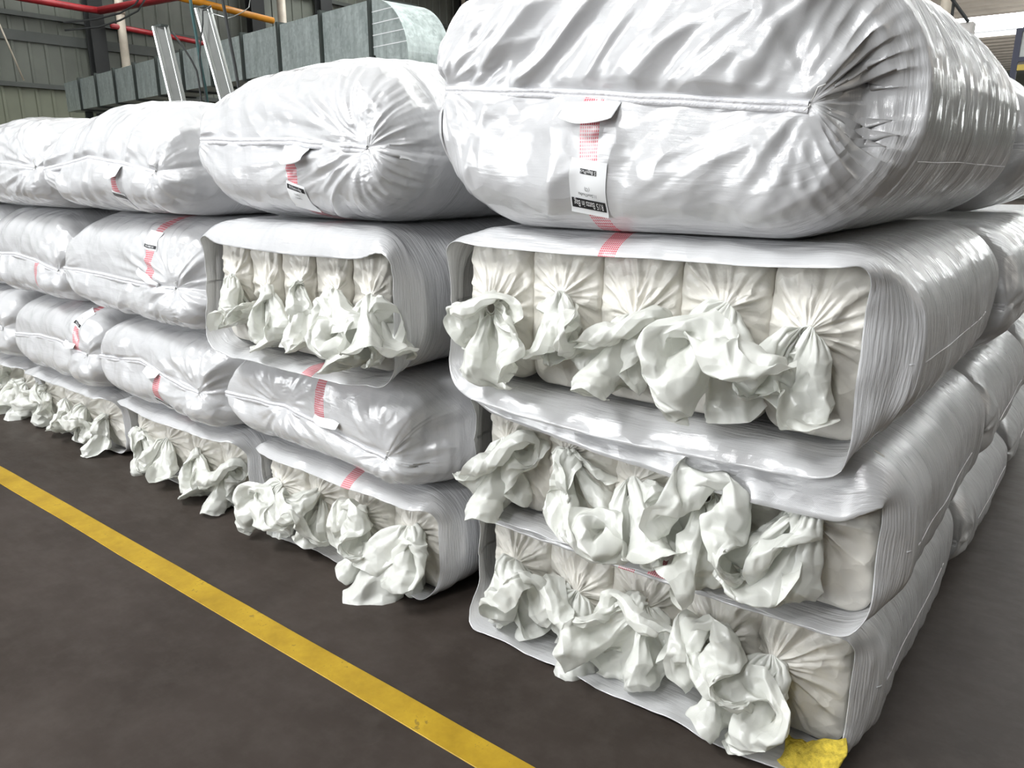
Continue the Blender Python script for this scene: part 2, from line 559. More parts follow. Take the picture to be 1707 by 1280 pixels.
def bale(key, label, **S):
    g = S.get
    x0, x1, z0, z1 = S['x0'], S['x1'], S['z0'], S['z1']
    yf, yb = S['yf'], S['yb']
    closed = g('closed', True)
    top = g('top', False)
    q = g('q', 1.0)
    seed = g('seed', 1)
    N = int(300 * q)
    H, W = z1 - z0, x1 - x0
    Q, nr, arc = profile(x0, x1, z0, z1, g('rc', 0.17), N, g('bs', 0.025), g('bt', 0.0), 0.0)
    root = empty('insulation_sack_bale', ((x0 + x1) / 2, (yf + yb) / 2, z0), 0)
    tag(root, label, 'sack', 'white woven sacks stacked in the warehouse')
    zc = (z0 + z1) / 2
    up = nr[:, 1] > 0
    flat = np.abs(nr[:, 1])
    right = np.clip(nr[:, 0], 0, 1); left = np.clip(-nr[:, 0], 0, 1)
    rows = []; sface = []; vv = []
    if closed:
        seam = S['seam']
        XL, XR = seam[0][0], seam[-1][0]
        ysm = S['ys']
        D = yf - ysm
        nf = int(64 * q)
        gx = np.clip((Q[:, 0] - (x0 + 0.05)) / (W - 0.10), 0, 1)
        xs_ = XL + (XR - XL) * gx
        zs_ = interp_poly(seam, xs_)
        pt, pb = g('pt', 2.2), g('pb', 2.8)
        pw = np.where(up, pt, pb) * flat + g('pside', 1.35) * (1 - flat)
        belly = g('belly', 0.03)
        for i in range(nf + 1):
            s = 1 - i / nf
            hh = (1 - (1 - s) ** pw) ** (1 / pw)
            X = Q[:, 0] * (1 - s) + xs_ * s
            Z = Q[:, 1] * (1 - s) + zs_ * s
            bl = belly * np.sin(PI * s) * np.where(up, 0.3, 1.0) * flat
            # drape: keep the body outline a little longer before running in to the seam
            k = 0.16 * np.sin(PI * s)
            X = X * (1 - k) + Q[:, 0] * k * 1.0
            Z = Z * (1 - k) + Q[:, 1] * k * 1.0
            Y = yf - D * hh - bl
            rows.append(np.stack([X, Y, Z], 1)); sface.append(np.full(N, s)); vv.append(-s * H * 0.6)
    else:
        lt, lb, ls = g('lt', 0.12), g('lb', 0.14), g('ls', 0.10)
        dt, db = g('dt', (0.05, 0.05)), g('db', (0.07, 0.07))
        nf = int(26 * q)
        u = np.clip((Q[:, 0] - x0) / W, 0, 1)
        wt = np.clip(nr[:, 1], 0, 1) ** 1.5; wb = np.clip(-nr[:, 1], 0, 1) ** 1.5
        ws = 1 - wt - wb
        L = lt * wt + lb * wb + ls * ws
        pr = np.stack([np.cos(arc / arc[-1] * 2 * PI), np.sin(arc / arc[-1] * 2 * PI), np.zeros(N)], 1)
        L = L * (1 + 0.18 * perlin(pr, 1.6, seed + 3)) + 0.008 * perlin(pr, 9, seed + 4)
        dT = dt[0] * (1 - u) + dt[1] * u; dB = db[0] * (1 - u) + db[1] * u
        sag = 0.4 + 0.6 * np.sin(PI * np.clip(u, 0.0, 1.0)) ** 0.6
        Qm, _, _ = profile(x0, x1, z0 + 0.004, z1 - 0.004, g('rm', 0.075), N, 0.0, 0.0)
        fl = g('flare', (0.0, -0.03))
        for i in range(nf + 1):
            s = 1 - i / nf
            Y = yf - L * (s - 0.16 * s ** 3)
            mo = s ** 0.7
            Qs = Q * (1 - mo) + Qm * mo
            Z = Qs[:, 1] - dT * wt * s ** 2.2 * (0.55 + 0.45 * sag) - dB * wb * s ** 2.4 * sag
            X = Qs[:, 0] + fl[1] * right * s ** 1.3 - fl[0] * left * s ** 1.3
            rows.append(np.stack([X, Y, Z], 1)); sface.append(np.full(N, s)); vv.append(-s * 0.15)
    nb = int(g('nb', 54) * q)
    for i in range(1, nb + 1):
        t = i / nb
        rows.append(np.stack([Q[:, 0], np.full(N, yf + (yb - yf) * t), Q[:, 1]], 1))
        sface.append(np.zeros(N)); vv.append((yb - yf) * t)
    nk = 16
    bD = g('bD', 0.10)
    gx = np.clip((Q[:, 0] - x0) / W, 0, 1)
    xk = x0 + g('kin', 0.05) + (W - 2 * g('kin', 0.05)) * gx
    zk = zc + 0 * xk + g('kz', 0.0)
    for i in range(1, nk + 1):
        s = i / nk
        hh = (1 - (1 - s) ** 2.0) ** 0.5
        rows.append(np.stack([Q[:, 0] * (1 - s) + xk * s, np.full(N, yb + bD * hh), Q[:, 1] * (1 - s) + zk * s], 1))
        sface.append(np.full(N, -s)); vv.append((yb - yf) + s * 0.3)
    P = np.array(rows); sf = np.array(sface)
    vcoord = np.repeat(np.array(vv)[:, None], N, 1)
    rib = np.clip(1 - np.abs(sf) * 5, 0, 1) if closed else np.clip(1 - np.clip(sf, 0, 1) * (0.9 - 0.6 * right) - np.clip(-sf, 0, 1), 0.0, 1)
    if closed:
        rib = np.maximum(rib, 0.12)
    # stripe map
    xst = g('stripe')
    su = np.full_like(P, 9.0)
    if xst is not None:
        m = up if g('sside', 'bottom') == 'top' else ~up
        su[..., 0] = np.where(m[None, :], P[..., 0] - xst, 9.0)
        if g('slant'):
            su[..., 0] += np.where(m[None, :], g('slant') * vcoord, 0)
        su[..., 1] = vcoord if not closed else np.where(sf > 0.02, P[..., 2], vcoord)
    cuv = np.zeros_like(P)
    cuv[..., 0] = arc[None, :]; cuv[..., 1] = vcoord
    # ---- wrinkles
    n = grid_normals(P, True)
    # make sure normals point outwards
    c = np.array([(x0 + x1) / 2, (yf + yb) / 2, zc])
    mid = P.shape[0] // 2
    if ((P[mid] - c) * n[mid]).sum() < 0: n = -n
    d = np.zeros(P.shape[:2])
    # body: broad dents and cross pulls, held still where the neighbours press
    press = np.ones(N)
    if not top: press *= 1 - 0.75 * np.clip((nr[:, 1] - 0.6) / 0.4, 0, 1)
    press *= 1 - 0.85 * np.clip((-nr[:, 1] - 0.6) / 0.4, 0, 1)
    body = (np.abs(sf) < 0.001) | (sf < 0)
    Pb = P * np.array([1.0, 2.3, 1.0])
    dd = 0.016 * perlin(P, 2.6, seed) + 0.006 * perlin(Pb, 6.0, seed + 1)
    Pr = P * np.array([2.0, 15.0, 2.0])
    dd = dd + 0.0035 * ridge(perlin(Pr, 1.0, seed + 8) * 1.3, 0.9)
    d += dd * press[None, :] * np.where(closed, np.clip(1 - sf * 1.0, 0.25, 1), np.clip(1 - sf * 0.5, 0, 1))
    if closed:
        s = np.clip(sf, 0, 1)
        env = sstep(0.0, 0.22, s) * (1 - sstep(0.93, 1.0, s))
        Xc, Zc = P[..., 0], P[..., 2]
        wob = perlin(P, 3.2, seed + 11); wob2 = perlin(P, 8.0, seed + 12)
        for (sel, ang, freq, amp) in g('folds', [('up', 35, 9, 0.008), ('dn', 70, 5, 0.004)]):
            a = math.radians(ang)
            qq = (Xc * math.sin(a) - Zc * math.cos(a)) * freq * 0.85 + wob * 0.35
            al = (Xc * math.cos(a) + Zc * math.sin(a)) * freq * 0.13
            m = np.clip(0.8 + 1.0 * perlin(P, 2.3, seed + 17 + ang), 0.1, 1)
            mm = up if sel == 'up' else ((~up) if sel == 'dn' else np.ones(N, bool))
            d += rfold(al, qq, seed + ang * .1) * amp * 1.2 * env * m * (mm * flat)[None, :]
        for (px, pz, nfold, amp, R) in g('pinch', []):
            ph = np.arctan2(Zc - pz, Xc - px)
            rr_ = np.hypot(Zc - pz, Xc - px)
            e = sstep(0.01, 0.05 + 0.12 * R, rr_) * np.exp(-(rr_ / R) ** 1.6)
            m = np.clip(0.75 + 0.9 * perlin(P, 3.0, seed + 21), 0.1, 1.2)
            cph, sph = np.cos(ph), np.sin(ph)
            nn3 = perlin(np.stack([cph * nfold * 0.30, sph * nfold * 0.30, np.log(rr_ + 0.03) * 0.7], -1), 1.0, seed + 5)
            nn4 = perlin(np.stack([cph * nfold * 0.62, sph * nfold * 0.62, np.log(rr_ + 0.03) * 1.1], -1), 1.0, seed + 6)
            fo = (1 - 2.8 * np.abs(nn3) ** 0.85) + 0.4 * (1 - 2.8 * np.abs(nn4))
            d += fo * amp * 1.35 * (1 - g('gus', 0.5) * right)[None, :] * e * m * sstep(0.02, 0.25, s)
        # gathering along the side fans
        side = (1 - flat)
        d += (ridge(arc * 16 + 0.0 * s + wob * 0.8, 0.8) * side)[:] * 0.007 * env if False else \
             rfold(s * 0.9, arc[None, :] * 9 + wob * 0.5, seed + 9) * side[None, :] * g('sidefold', 0.009) * env
        if g('tuck'):
            d -= g('tuck') * (right ** 2)[None, :] * np.sin(PI * np.clip(s, 0, 1) ** 0.8)
        d += crumple(P, 4.5, seed + 31) * g('crk', 0.006) * 2.0 * env + crumple(P, 14.0, seed + 37) * 0.0022 * env
    else:
        s = np.clip(sf, 0, 1)
        e = sstep(0.05, 0.6, s)
        d += (0.014 * perlin(P, 4.5, seed + 41) + crumple(P, 6.0, seed + 43) * 0.012) * e
        d += ridge(arc[None, :] * 3.2 + perlin(P, 3.0, seed + 45) * 0.9, 0.9) * 0.003 * e
    spc = np.minimum(np.linalg.norm(np.roll(P, -1, 1) - P, axis=-1), np.linalg.norm(np.roll(P, 1, 1) - P, axis=-1))
    d = d * sstep(0.0004, 0.0035 / max(q, .6), spc)
    d0 = d.copy()
    for _ in range((2 if q > 1.4 else 1) if closed else 0):
        d = (np.roll(d, 1, 1) + 2 * d + np.roll(d, -1, 1)) / 4
        d[1:-1] = (d[:-2] + 2 * d[1:-1] + d[2:]) / 4
    wsm = sstep(0.0, 0.2, sf)
    d = d0 * (1 - wsm) + d * wsm
    P = P + n * d[..., None]
    # keep clear of the neighbours above and below
    zmin = z0 + 0.001
    P[..., 2] = np.where(closed | (sf <= 0.0), np.maximum(P[..., 2], zmin), P[..., 2])
    if z0 < 0.02: P[..., 2] = np.maximum(P[..., 2], 0.003)
    if not top:
        zmax = z1 - 0.001
        P[..., 2] = np.minimum(P[..., 2], zmax)
    o = grid_obj('woven_sack', P, M['sack'], root, True, attrs={'cloth_uv': cuv, 'stripe_uv': su, 'rib': rib})
    if not closed:
        so = o.modifiers.new('thick', 'SOLIDIFY'); so.thickness = 0.002; so.offset = 0
    # long lap seam down the right-hand side
    lz = g('lap')
    if lz:
        j = int(np.argmin(np.where(nr[:, 0] > 0.3, np.abs(Q[:, 1] - lz), 9)))
        r0 = nf + 1 if closed else nf - 6
        line = P[r0:r0 + nb - 3, j, :] + n[r0:r0 + nb - 3, j, :] * 0.002
        m = MB()
        pts = []
        for _ in range(12):
            line[1:-1] = (line[:-2] + line[1:-1] + line[2:]) / 3
        line[:, 0] += 0.0012
        for i in range(0, len(line)):
            p = line[i].copy(); p[2] += 0.002 * math.sin(i * 0.09 + seed)
            pts.append(p)
        m.tube(pts, 0.0013, 6)
        m.build('lap_seam', M['hem'], root, True)
    if closed:
        # folded and stitched hem along the mouth
        js = [j for j in range(N) if up[j]]
        js.sort(key=lambda j: Q[j, 0])
        line = P[0, js, :]
        # even out
        keep = [0]
        for i in range(1, len(line)):
            if line[i, 0] - line[keep[-1], 0] > 0.008: keep.append(i)
        L = line[keep]
        L[:, 2] += 0.004 * np.array([perlin(np.array([x * 7, 0, seed * 1.0])) for x in L[:, 0]])
        hd = g('hemdir', -1)
        cs = [(0.004, 0.004), (-0.004, 0.005), (-0.008, 0.001), (-0.0085, hd * 0.006), (-0.006, hd * 0.0075), (-0.008, hd * 0.010), (-0.007, hd * 0.021), (-0.004, hd * 0.022), (0.001, hd * 0.019), (0.001, hd * 0.006)]
        Hh = np.zeros((len(L), len(cs), 3))
        for c_i, (dy, dz) in enumerate(cs):
            wv = np.array([perlin(np.array([x * 13, 2.0, seed * 1.0])) for x in L[:, 0]]) * 0.008
            Hh[:, c_i, 0] = L[:, 0]
            Hh[:, c_i, 1] = L[:, 1] + dy + wv * (abs(dz) / 0.027)
            Hh[:, c_i, 2] = L[:, 2] + dz
        grid_obj('stitched_hem', Hh, M['hem'], root, True)
        if g('thread', True):
            m = MB()
            e = Vector(L[-1])
            m.tube([e, e + Vector((0.012, -0.012, 0.012)), e + Vector((0.02, -0.018, 0.03)), e + Vector((0.035, -0.016, 0.035))], 0.0012, 5)
            m.tube([e, e + Vector((0.006, -0.015, -0.006)), e + Vector((-0.004, -0.022, -0.016))], 0.0012, 5)
            m.build('loose_thread', M['thread'], root, True)
    o.data['spec'] = key
    ALL[key] = (root, o, P, S)
    return root

# ---- things draped on a sack front: labels, lettering, paper tags
def bvh_of(o):
    me = o.data
    off = Vector(root_loc(o))
    vs_ = [v.co + off for v in me.vertices]
    return BVHTree.FromPolygons(vs_, [tuple(p.vertices) for p in me.polygons])

def front_point(bv, x, z, gap):
    hit = bv.ray_cast(Vector((x, -1.6, z)), Vector((0, 1, 0)))
    if hit[0] is None: return None
    return hit[0] + Vector((0, -gap, 0))

def text_mesh(txt, size):
    cu = bpy.data.curves.new('t', 'FONT'); cu.body = txt; cu.size = size
    cu.align_x = 'CENTER'; cu.align_y = 'CENTER'
    to = bpy.data.objects.new('t', cu); COL.objects.link(to)
    dg = bpy.context.evaluated_depsgraph_get()
    me = bpy.data.meshes.new_from_object(to.evaluated_get(dg))
    vs_ = [(v.co.x, v.co.y) for v in me.vertices]; fs = [tuple(p.vertices) for p in me.polygons]
    bpy.data.objects.remove(to); bpy.data.curves.remove(cu); bpy.data.meshes.remove(me)
    return vs_, fs

def drape_grid(bv, root, name, mat, cx, cz, w, h, rot, gap, n=14):
    c, s = math.cos(rot), math.sin(rot)
    P = np.zeros((n, n, 3))
    last = None
    for i in range(n):
        for j in range(n):
            a = (j / (n - 1) - .5) * w; b = (i / (n - 1) - .5) * h
            x = cx + a * c - b * s; z = cz + a * s + b * c
            p = front_point(bv, x, z, gap) or last or Vector((x, 0, z))
            last = p
            P[i, j] = (x, p.y, z)
    # stiffer than the cloth: smooth the depth
    Y = P[..., 1]
    for _ in range(6):
        Z = np.pad(Y, 1, 'edge')
        Y = np.minimum(Y, (Z[:-2, 1:-1] + Z[2:, 1:-1] + Z[1:-1, :-2] + Z[1:-1, 2:]) / 4)
    P[..., 1] = Y
    o = grid_obj(name, P, mat, root)
    return o, P

def label_on(key, cx, cz, w=0.15, h=0.17, rot=PI, small=False):
    root, so, _, S = ALL[key]
    bv = bvh_of(so)
    lab, LP = drape_grid(bv, root, 'printed_label', M['paper'], cx, cz, w, h, rot, 0.002)
    lab['label'] = 'white label sheet with black bands'
    lbv = bvh_of(lab)
    c, s = math.cos(rot), math.sin(rot)
    def put(name, vs2, fs, mat, gap):
        V = []
        for a, b in vs2:
            x = cx + a * c - b * s; z = cz + a * s + b * c
            p = front_point(lbv, x, z, gap)
            if p is None: p = front_point(bv, x, z, gap + .002) or Vector((x, S['ys'], z))
            V.append((x, p.y, z))
        o = link_mesh(name, V, fs, mat, lab, False)
        return o
    def band(a0, a1, b0, b1, nn=12):
        vs2 = []; fs = []
        for i in range(nn + 1):
            a = a0 + (a1 - a0) * i / nn
            for t in range(4): vs2.append((a, b0 + (b1 - b0) * t / 3))
        for i in range(nn):
            for t in range(3):
                q_ = i * 4 + t; fs.append((q_, q_ + 4, q_ + 5, q_ + 1))
        return vs2, fs
    vs2, fs = band(-w * .46, w * .46, h * .22, h * .40)
    put('black_band', vs2, fs, M['ink'], 0.0012)
    if not small:
        vs2, fs = band(-w * .23, w * .22, -h * .33, -h * .24)
        put('black_band', vs2, fs, M['ink'], 0.0012)
        for txt, size, b, mt, sx in (('R15 Batts in Bag', h * .17, h * .31, 'paper', 0.53), ('5 Bags/Pack', h * .09, -h * .285, 'paper', 0.8),
                                     ('11.5inx47inx9ea', h * .085, h * .13, 'ink', 0.72), ('(12)', h * .09, h * .03, 'ink', 0.8)):
            tv, tf = text_mesh(txt, size)
            put('lettering', [(a * sx, bb + b) for a, bb in tv], tf, M[mt], 0.0022)
    else:
        tv, tf = text_mesh('R15 Batts in Bag', h * .15)
        put('lettering', [(a * .72, bb + h * .31) for a, bb in tv], tf, M['paper'], 0.0022)
        for b in (.08, -.06):
            tv, tf = text_mesh('11.5inx47in', h * .09)
            put('lettering', [(a * .8, bb + h * b) for a, bb in tv], tf, M['ink'], 0.0022)

def paper_tag(key, cx, cz, w=0.12, h=0.05, rot=0.0, bulge=0.035, seed=0):
    """limp strip whose ends are caught under the hem and whose middle stands off"""
    root, so, _, S = ALL[key]
    bv = bvh_of(so)
    n, m = 18, 8
    c, s = math.cos(rot), math.sin(rot)
    P = np.zeros((m, n, 3))
    for i in range(m):
        for j in range(n):
            t = j / (n - 1) - .5; b = i / (m - 1)
            a = t * w
            zz = -b * h * (1 - 1.1 * t * t)
            x = cx + a * c - zz * s; z = cz + a * s + zz * c
            p = front_point(bv, x, z, 0.004) or Vector((x, S['ys'], z))
            P[i, j] = (x, p.y - bulge * b ** 1.2 * (1 - 1.6 * t * t) - 0.004 * math.sin(9 * t + seed), z)
    P[:, :, 1] = np.minimum(P[:, :, 1], P[:, :, 1].mean() + bulge * .9)
    o = grid_obj('paper_tag', P, M['paper'], root)
    md = o.modifiers.new('thick', 'SOLIDIFY'); md.thickness = 0.0006
    return o

GA = 'white woven sacks stacked in the warehouse'
# column A (front right)
bale('A1', 'open white sack resting on the floor at the front right corner of the stack', closed=False, x0=-1.31, x1=0.0, z0=0.004, z1=0.44, yf=0.04, yb=1.06, rc=0.12, bs=0.03,
     lt=0.13, lb=0.25, ls=0.09, dt=(0.06, 0.05), db=(0.0, 0.0), flare=(0.0, -0.03), stripe=-0.69, sside='top', seed=3, lap=0.24)
bale('A2', 'open white sack, second from the floor in the front right column', closed=False, x0=-1.29, x1=0.03, z0=0.442, z1=0.905, yf=0.0, yb=1.06, rc=0.15, bs=0.035,
     lt=0.16, lb=0.15, ls=0.09, dt=(0.10, 0.20), db=(0.01, 0.02), flare=(0.0, -0.03), stripe=-0.56, sside='bottom', seed=5, lap=0.66)
bale('A3', 'open white sack with red-striped upper lip under the big closed sack', closed=False, x0=-1.33, x1=0.0, z0=0.907, z1=1.395, yf=-0.04, yb=1.08, rc=0.17, bs=0.035,
     lt=0.15, lb=0.17, ls=0.09, dt=(0.06, 0.05), db=(0.085, 0.08), flare=(0.02, -0.085), stripe=-0.74, sside='top', seed=8, lap=1.13)
bale('A4', 'largest closed white sack on top of the front right column, with readable label', closed=True, top=True, x0=-1.30, x1=-0.04, z0=1.397, z1=2.04, yf=-0.05, yb=1.42, ys=-0.20, rc=(0.13, 0.33, 0.27, 0.27), bs=0.02, bt=0.05, q=1.6,
     seam=[(-1.27, 1.79), (-1.0, 1.77), (-0.75, 1.748), (-0.5, 1.722), (-0.225, 1.695)], pt=2.3, pb=3.0, belly=0.03, stripe=-0.76, sside='bottom', seed=11,
     folds=[('up', 36, 10, 0.024), ('up', 44, 19, 0.008), ('dn', 62, 6.0, 0.012), ('dn', 20, 9.0, 0.006)], pinch=[(-0.225, 1.695, 9, 0.012, 0.30), (-1.27, 1.79, 9, 0.012, 0.35)], crk=0.009, tuck=0.075, sidefold=0.010, lap=1.58)
# column B
bale('B1', 'open white sack on the floor, second column from the right', closed=False, x0=-2.56, x1=-1.42, z0=0.004, z1=0.43, yf=-0.02, yb=1.1, rc=0.13, q=1.2,
     lt=0.17, lb=0.16, ls=0.08, dt=(0.05, 0.06), db=(0.0, 0.0), flare=(0.0, -0.04), stripe=-1.89, sside='top', seed=14)
bale('B2', 'closed white sack with drooping seam, second from the floor in the second column', closed=True, x0=-2.50, x1=-1.40, z0=0.432, z1=0.875, yf=0.04, yb=1.1, ys=-0.20, rc=0.16, q=1.2,
     seam=[(-2.60, 0.645), (-2.40, 0.655), (-2.18, 0.662), (-1.9, 0.62), (-1.60, 0.575)], pt=2.6, pb=2.0, stripe=-1.95, sside='top', seed=15,
     folds=[('up', 75, 4, 0.006), ('dn', -32, 5.0, 0.012)], pinch=[(-2.18, 0.66, 12, 0.012, 0.22), (-1.60, 0.575, 9, 0.010, 0.25)], crk=0.009, tuck=0.04)
bale('B3', 'open white sack with smooth right flank in the second column, below the top sack', closed=False, x0=-2.56, x1=-1.46, z0=0.877, z1=1.385, yf=-0.16, yb=1.05, rc=0.19, q=1.2,
     lt=0.15, lb=0.17, ls=0.13, dt=(0.10, 0.11), db=(0.03, 0.03), flare=(0.0, -0.01), stripe=-1.88, sside='bottom', seed=17)
bale('B4', 'closed white sack gathered at its right, on top of the second column', closed=True, top=True, x0=-2.50, x1=-1.43, z0=1.387, z1=1.88, yf=0.0, yb=1.1, ys=-0.27, rc=(0.17, 0.2, 0.24, 0.25), bt=0.06, q=1.3,
     seam=[(-2.48, 1.68), (-2.2, 1.67), (-1.9, 1.665), (-1.54, 1.63)], pt=1.7, pb=2.6, belly=0.03, stripe=-1.895, sside='bottom', seed=19,
     folds=[('up', 120, 6, 0.008), ('dn', 60, 4, 0.005)], pinch=[(-1.54, 1.63, 20, 0.022, 0.50), (-2.52, 1.685, 9, 0.010, 0.3)], crk=0.010, sidefold=0.012)
# column C
bale('C1', 'open white sack on the floor, third column, under the leaning closed sack', closed=False, x0=-3.80, x1=-2.66, z0=0.004, z1=0.41, yf=0.0, yb=1.1, rc=0.13, q=0.7,
     lt=0.21, lb=0.12, ls=0.09, dt=(0.04, 0.05), db=(0.0, 0.0), flare=(0.0, -0.03), seed=22)
bale('C2', 'closed white sack with bent seam, second from the floor in the third column', closed=True, x0=-3.72, x1=-2.64, z0=0.412, z1=0.86, yf=0.04, yb=1.1, ys=-0.20, rc=0.16, q=1.0,
     seam=[(-3.76, 0.64), (-3.5, 0.66), (-3.33, 0.68), (-3.1, 0.64), (-2.82, 0.60)], stripe=-3.157, sside='bottom', seed=24,
     folds=[('up', 40, 5.5, 0.016), ('dn', 80, 5, 0.009)], pinch=[(-2.82, 0.60, 12, 0.012, 0.3)], crk=0.010, tuck=0.03)
bale('C3', 'closed white sack with straight seam and pinched right corner, third row of the third column', closed=True, x0=-3.84, x1=-2.66, z0=0.862, z1=1.37, yf=0.02, yb=1.1, ys=-0.23, rc=0.18, q=1.0,
     seam=[(-3.96, 1.085), (-3.6, 1.085), (-3.2, 1.075), (-2.86, 1.07)], stripe=-3.045, sside='top', seed=26,
     folds=[('up', 100, 4, 0.005), ('dn', 48, 7, 0.010)], pinch=[(-2.86, 1.07, 18, 0.018, 0.45), (-3.96, 1.085, 8, 0.010, 0.3)], crk=0.009)
bale('C4', 'closed white sack with diagonal folds on top of the third column', closed=True, top=True, x0=-3.80, x1=-2.66, z0=1.372, z1=1.80, yf=-0.02, yb=1.1, ys=-0.29, rc=(0.18, 0.2, 0.2, 0.22), bt=0.07, q=1.0,
     seam=[(-3.87, 1.575), (-3.6, 1.60), (-3.38, 1.625), (-3.1, 1.60), (-2.80, 1.56)], pt=1.7, pb=2.4, stripe=-3.125, sside='bottom', seed=28,
     folds=[('up', 52, 7, 0.017), ('dn', 62, 9, 0.012)], pinch=[(-2.80, 1.56, 9, 0.010, 0.3), (-3.87, 1.575, 16, 0.014, 0.3)], crk=0.009)
# column D
bale('D1', 'open white sack on the floor in the fourth column from the right', closed=False, x0=-4.98, x1=-3.88, z0=0.004, z1=0.40, yf=0.0, yb=1.1, rc=0.13, q=0.6,
     lt=0.21, lb=0.11, ls=0.08, dt=(0.04, 0.05), db=(0.0, 0.0), flare=(0.0, -0.02), seed=31)
bale('D2', 'closed white sack, second from the floor in the fourth column', closed=True, x0=-4.86, x1=-3.80, z0=0.402, z1=0.86, yf=0.04, yb=1.1, ys=-0.20, rc=0.16, q=0.6,
     seam=[(-4.86, 0.62), (-4.5, 0.655), (-4.25, 0.66), (-3.90, 0.62)], stripe=-3.995, sside='top', seed=33,
     folds=[('up', 30, 4, 0.008), ('dn', 70, 6, 0.011)], pinch=[(-3.90, 0.62, 12, 0.014, 0.35)], crk=0.01)
bale('D3', 'closed white sack with hanging seam, third row at the left edge of the stack view', closed=True, x0=-5.0, x1=-3.98, z0=0.862, z1=1.37, yf=0.02, yb=1.1, ys=-0.22, rc=0.19, q=0.6,
     seam=[(-5.02, 1.10), (-4.6, 1.115), (-4.35, 1.10), (-4.06, 1.06)], stripe=-4.30, sside='bottom', seed=35,
     folds=[('up', 50, 7, 0.014), ('dn', 85, 9, 0.014)], pinch=[(-4.06, 1.06, 12, 0.014, 0.3)], crk=0.010)
bale('D4', 'closed white sack tightly gathered at its right, top row at the left edge', closed=True, top=True, x0=-5.02, x1=-3.88, z0=1.372, z1=1.80, yf=-0.02, yb=1.1, ys=-0.29, rc=0.2, bt=0.05, q=0.9,
     seam=[(-5.05, 1.60), (-4.6, 1.62), (-4.3, 1.61), (-3.96, 1.585)], pt=1.8, pb=2.4, seed=37,
     folds=[('up', 60, 6, 0.010), ('dn', 75, 7, 0.010)], pinch=[(-3.96, 1.585, 22, 0.022, 0.5)], crk=0.010)
# column E (cut by the left edge of the picture)
bale('E1', 'open white sack on the floor farthest to the left', closed=False, x0=-6.12, x1=-5.04, z0=0.004, z1=0.40, yf=0.0, yb=1.1, rc=0.13, q=0.5,
     lt=0.21, lb=0.11, ls=0.08, dt=(0.04, 0.05), db=(0.0, 0.0), flare=(0.0, -0.02), seed=41)
bale('E2', 'closed white sack farthest left in the second row from the floor', closed=True, x0=-6.0, x1=-4.93, z0=0.402, z1=0.86, yf=0.04, yb=1.1, ys=-0.20, rc=0.16, q=0.5,
     seam=[(-6.05, 0.63), (-5.6, 0.66), (-5.05, 0.63)], seed=43, folds=[('up', 60, 5, 0.012), ('dn', 70, 6, 0.010)], pinch=[(-5.05, 0.63, 12, 0.014, 0.35)])
bale('E3', 'closed white sack farthest left in the third row, a sliver at the edge', closed=True, x0=-6.15, x1=-5.08, z0=0.862, z1=1.37, yf=0.02, yb=1.1, ys=-0.20, rc=0.19, q=0.5,
     seam=[(-6.2, 1.1), (-5.6, 1.11), (-5.15, 1.08)], seed=45)
bale('E4', 'closed white sack farthest left on the top row, a sliver at the edge', closed=True, top=True, x0=-6.2, x1=-5.1, z0=1.372, z1=1.80, yf=-0.02, yb=1.1, ys=-0.24, rc=0.2, bt=0.05, q=0.5,
     seam=[(-6.25, 1.6), (-5.6, 1.61), (-5.15, 1.58)], seed=47)
# second and third depth behind column A, seen along the right flank
for key, lab, x0, x1, z0, z1, y0, y1, sd, lapz, kin in (
    ('F1', 'white sack on the floor directly behind the front right corner sack', -1.3, 0.02, 0.004, 0.43, 1.36, 2.20, 51, 0.23, 0.02),
    ('F2', 'white sack with folded dog-ear behind the second-row front right sack', -1.3, 0.03, 0.432, 0.895, 1.34, 2.22, 52, 0.64, 0.02),
    ('F3', 'white sack in the third row seen past the right flank of the striped open sack', -1.3, 0.05, 0.897, 1.38, 1.34, 2.30, 53, 1.1, 0.02),
    ('G1', 'third white sack back along the right flank, on the floor', -1.3, 0.03, 0.004, 0.43, 2.62, 3.45, 54, 0.23, 0.02),
    ('G2', 'third white sack back along the right flank, second from the floor', -1.3, 0.04, 0.432, 0.895, 2.60, 3.45, 55, 0.64, 0.02),
    ('G3', 'third white sack back along the right flank, third from the floor', -1.3, 0.05, 0.897, 1.38, 2.62, 3.45, 56, 1.1, 0.02)):
    zc = (z0 + z1) / 2
    bale(key, lab, closed=True, x0=x0, x1=x1, z0=z0, z1=z1, yf=y0, yb=y1, ys=y0 - 0.14, rc=0.17, bs=0.045, q=0.7, bD=0.13, kin=kin,
         seam=[(x0, zc), (x0 + 0.7, zc), (x1 + 0.01, zc - 0.03)], seed=sd, lap=lapz, thread=False, pside=1.2, sidefold=0.016)
bale('F4', 'closed white sack at the back of the top row behind the largest sack', closed=True, top=True, x0=-1.3, x1=0.0, z0=1.397, z1=1.93, yf=1.80, yb=2.6, ys=1.66, rc=0.24, bt=0.05, q=0.5,
     seam=[(-1.3, 1.66), (-0.6, 1.66), (0.0, 1.66)], seed=58, thread=False)

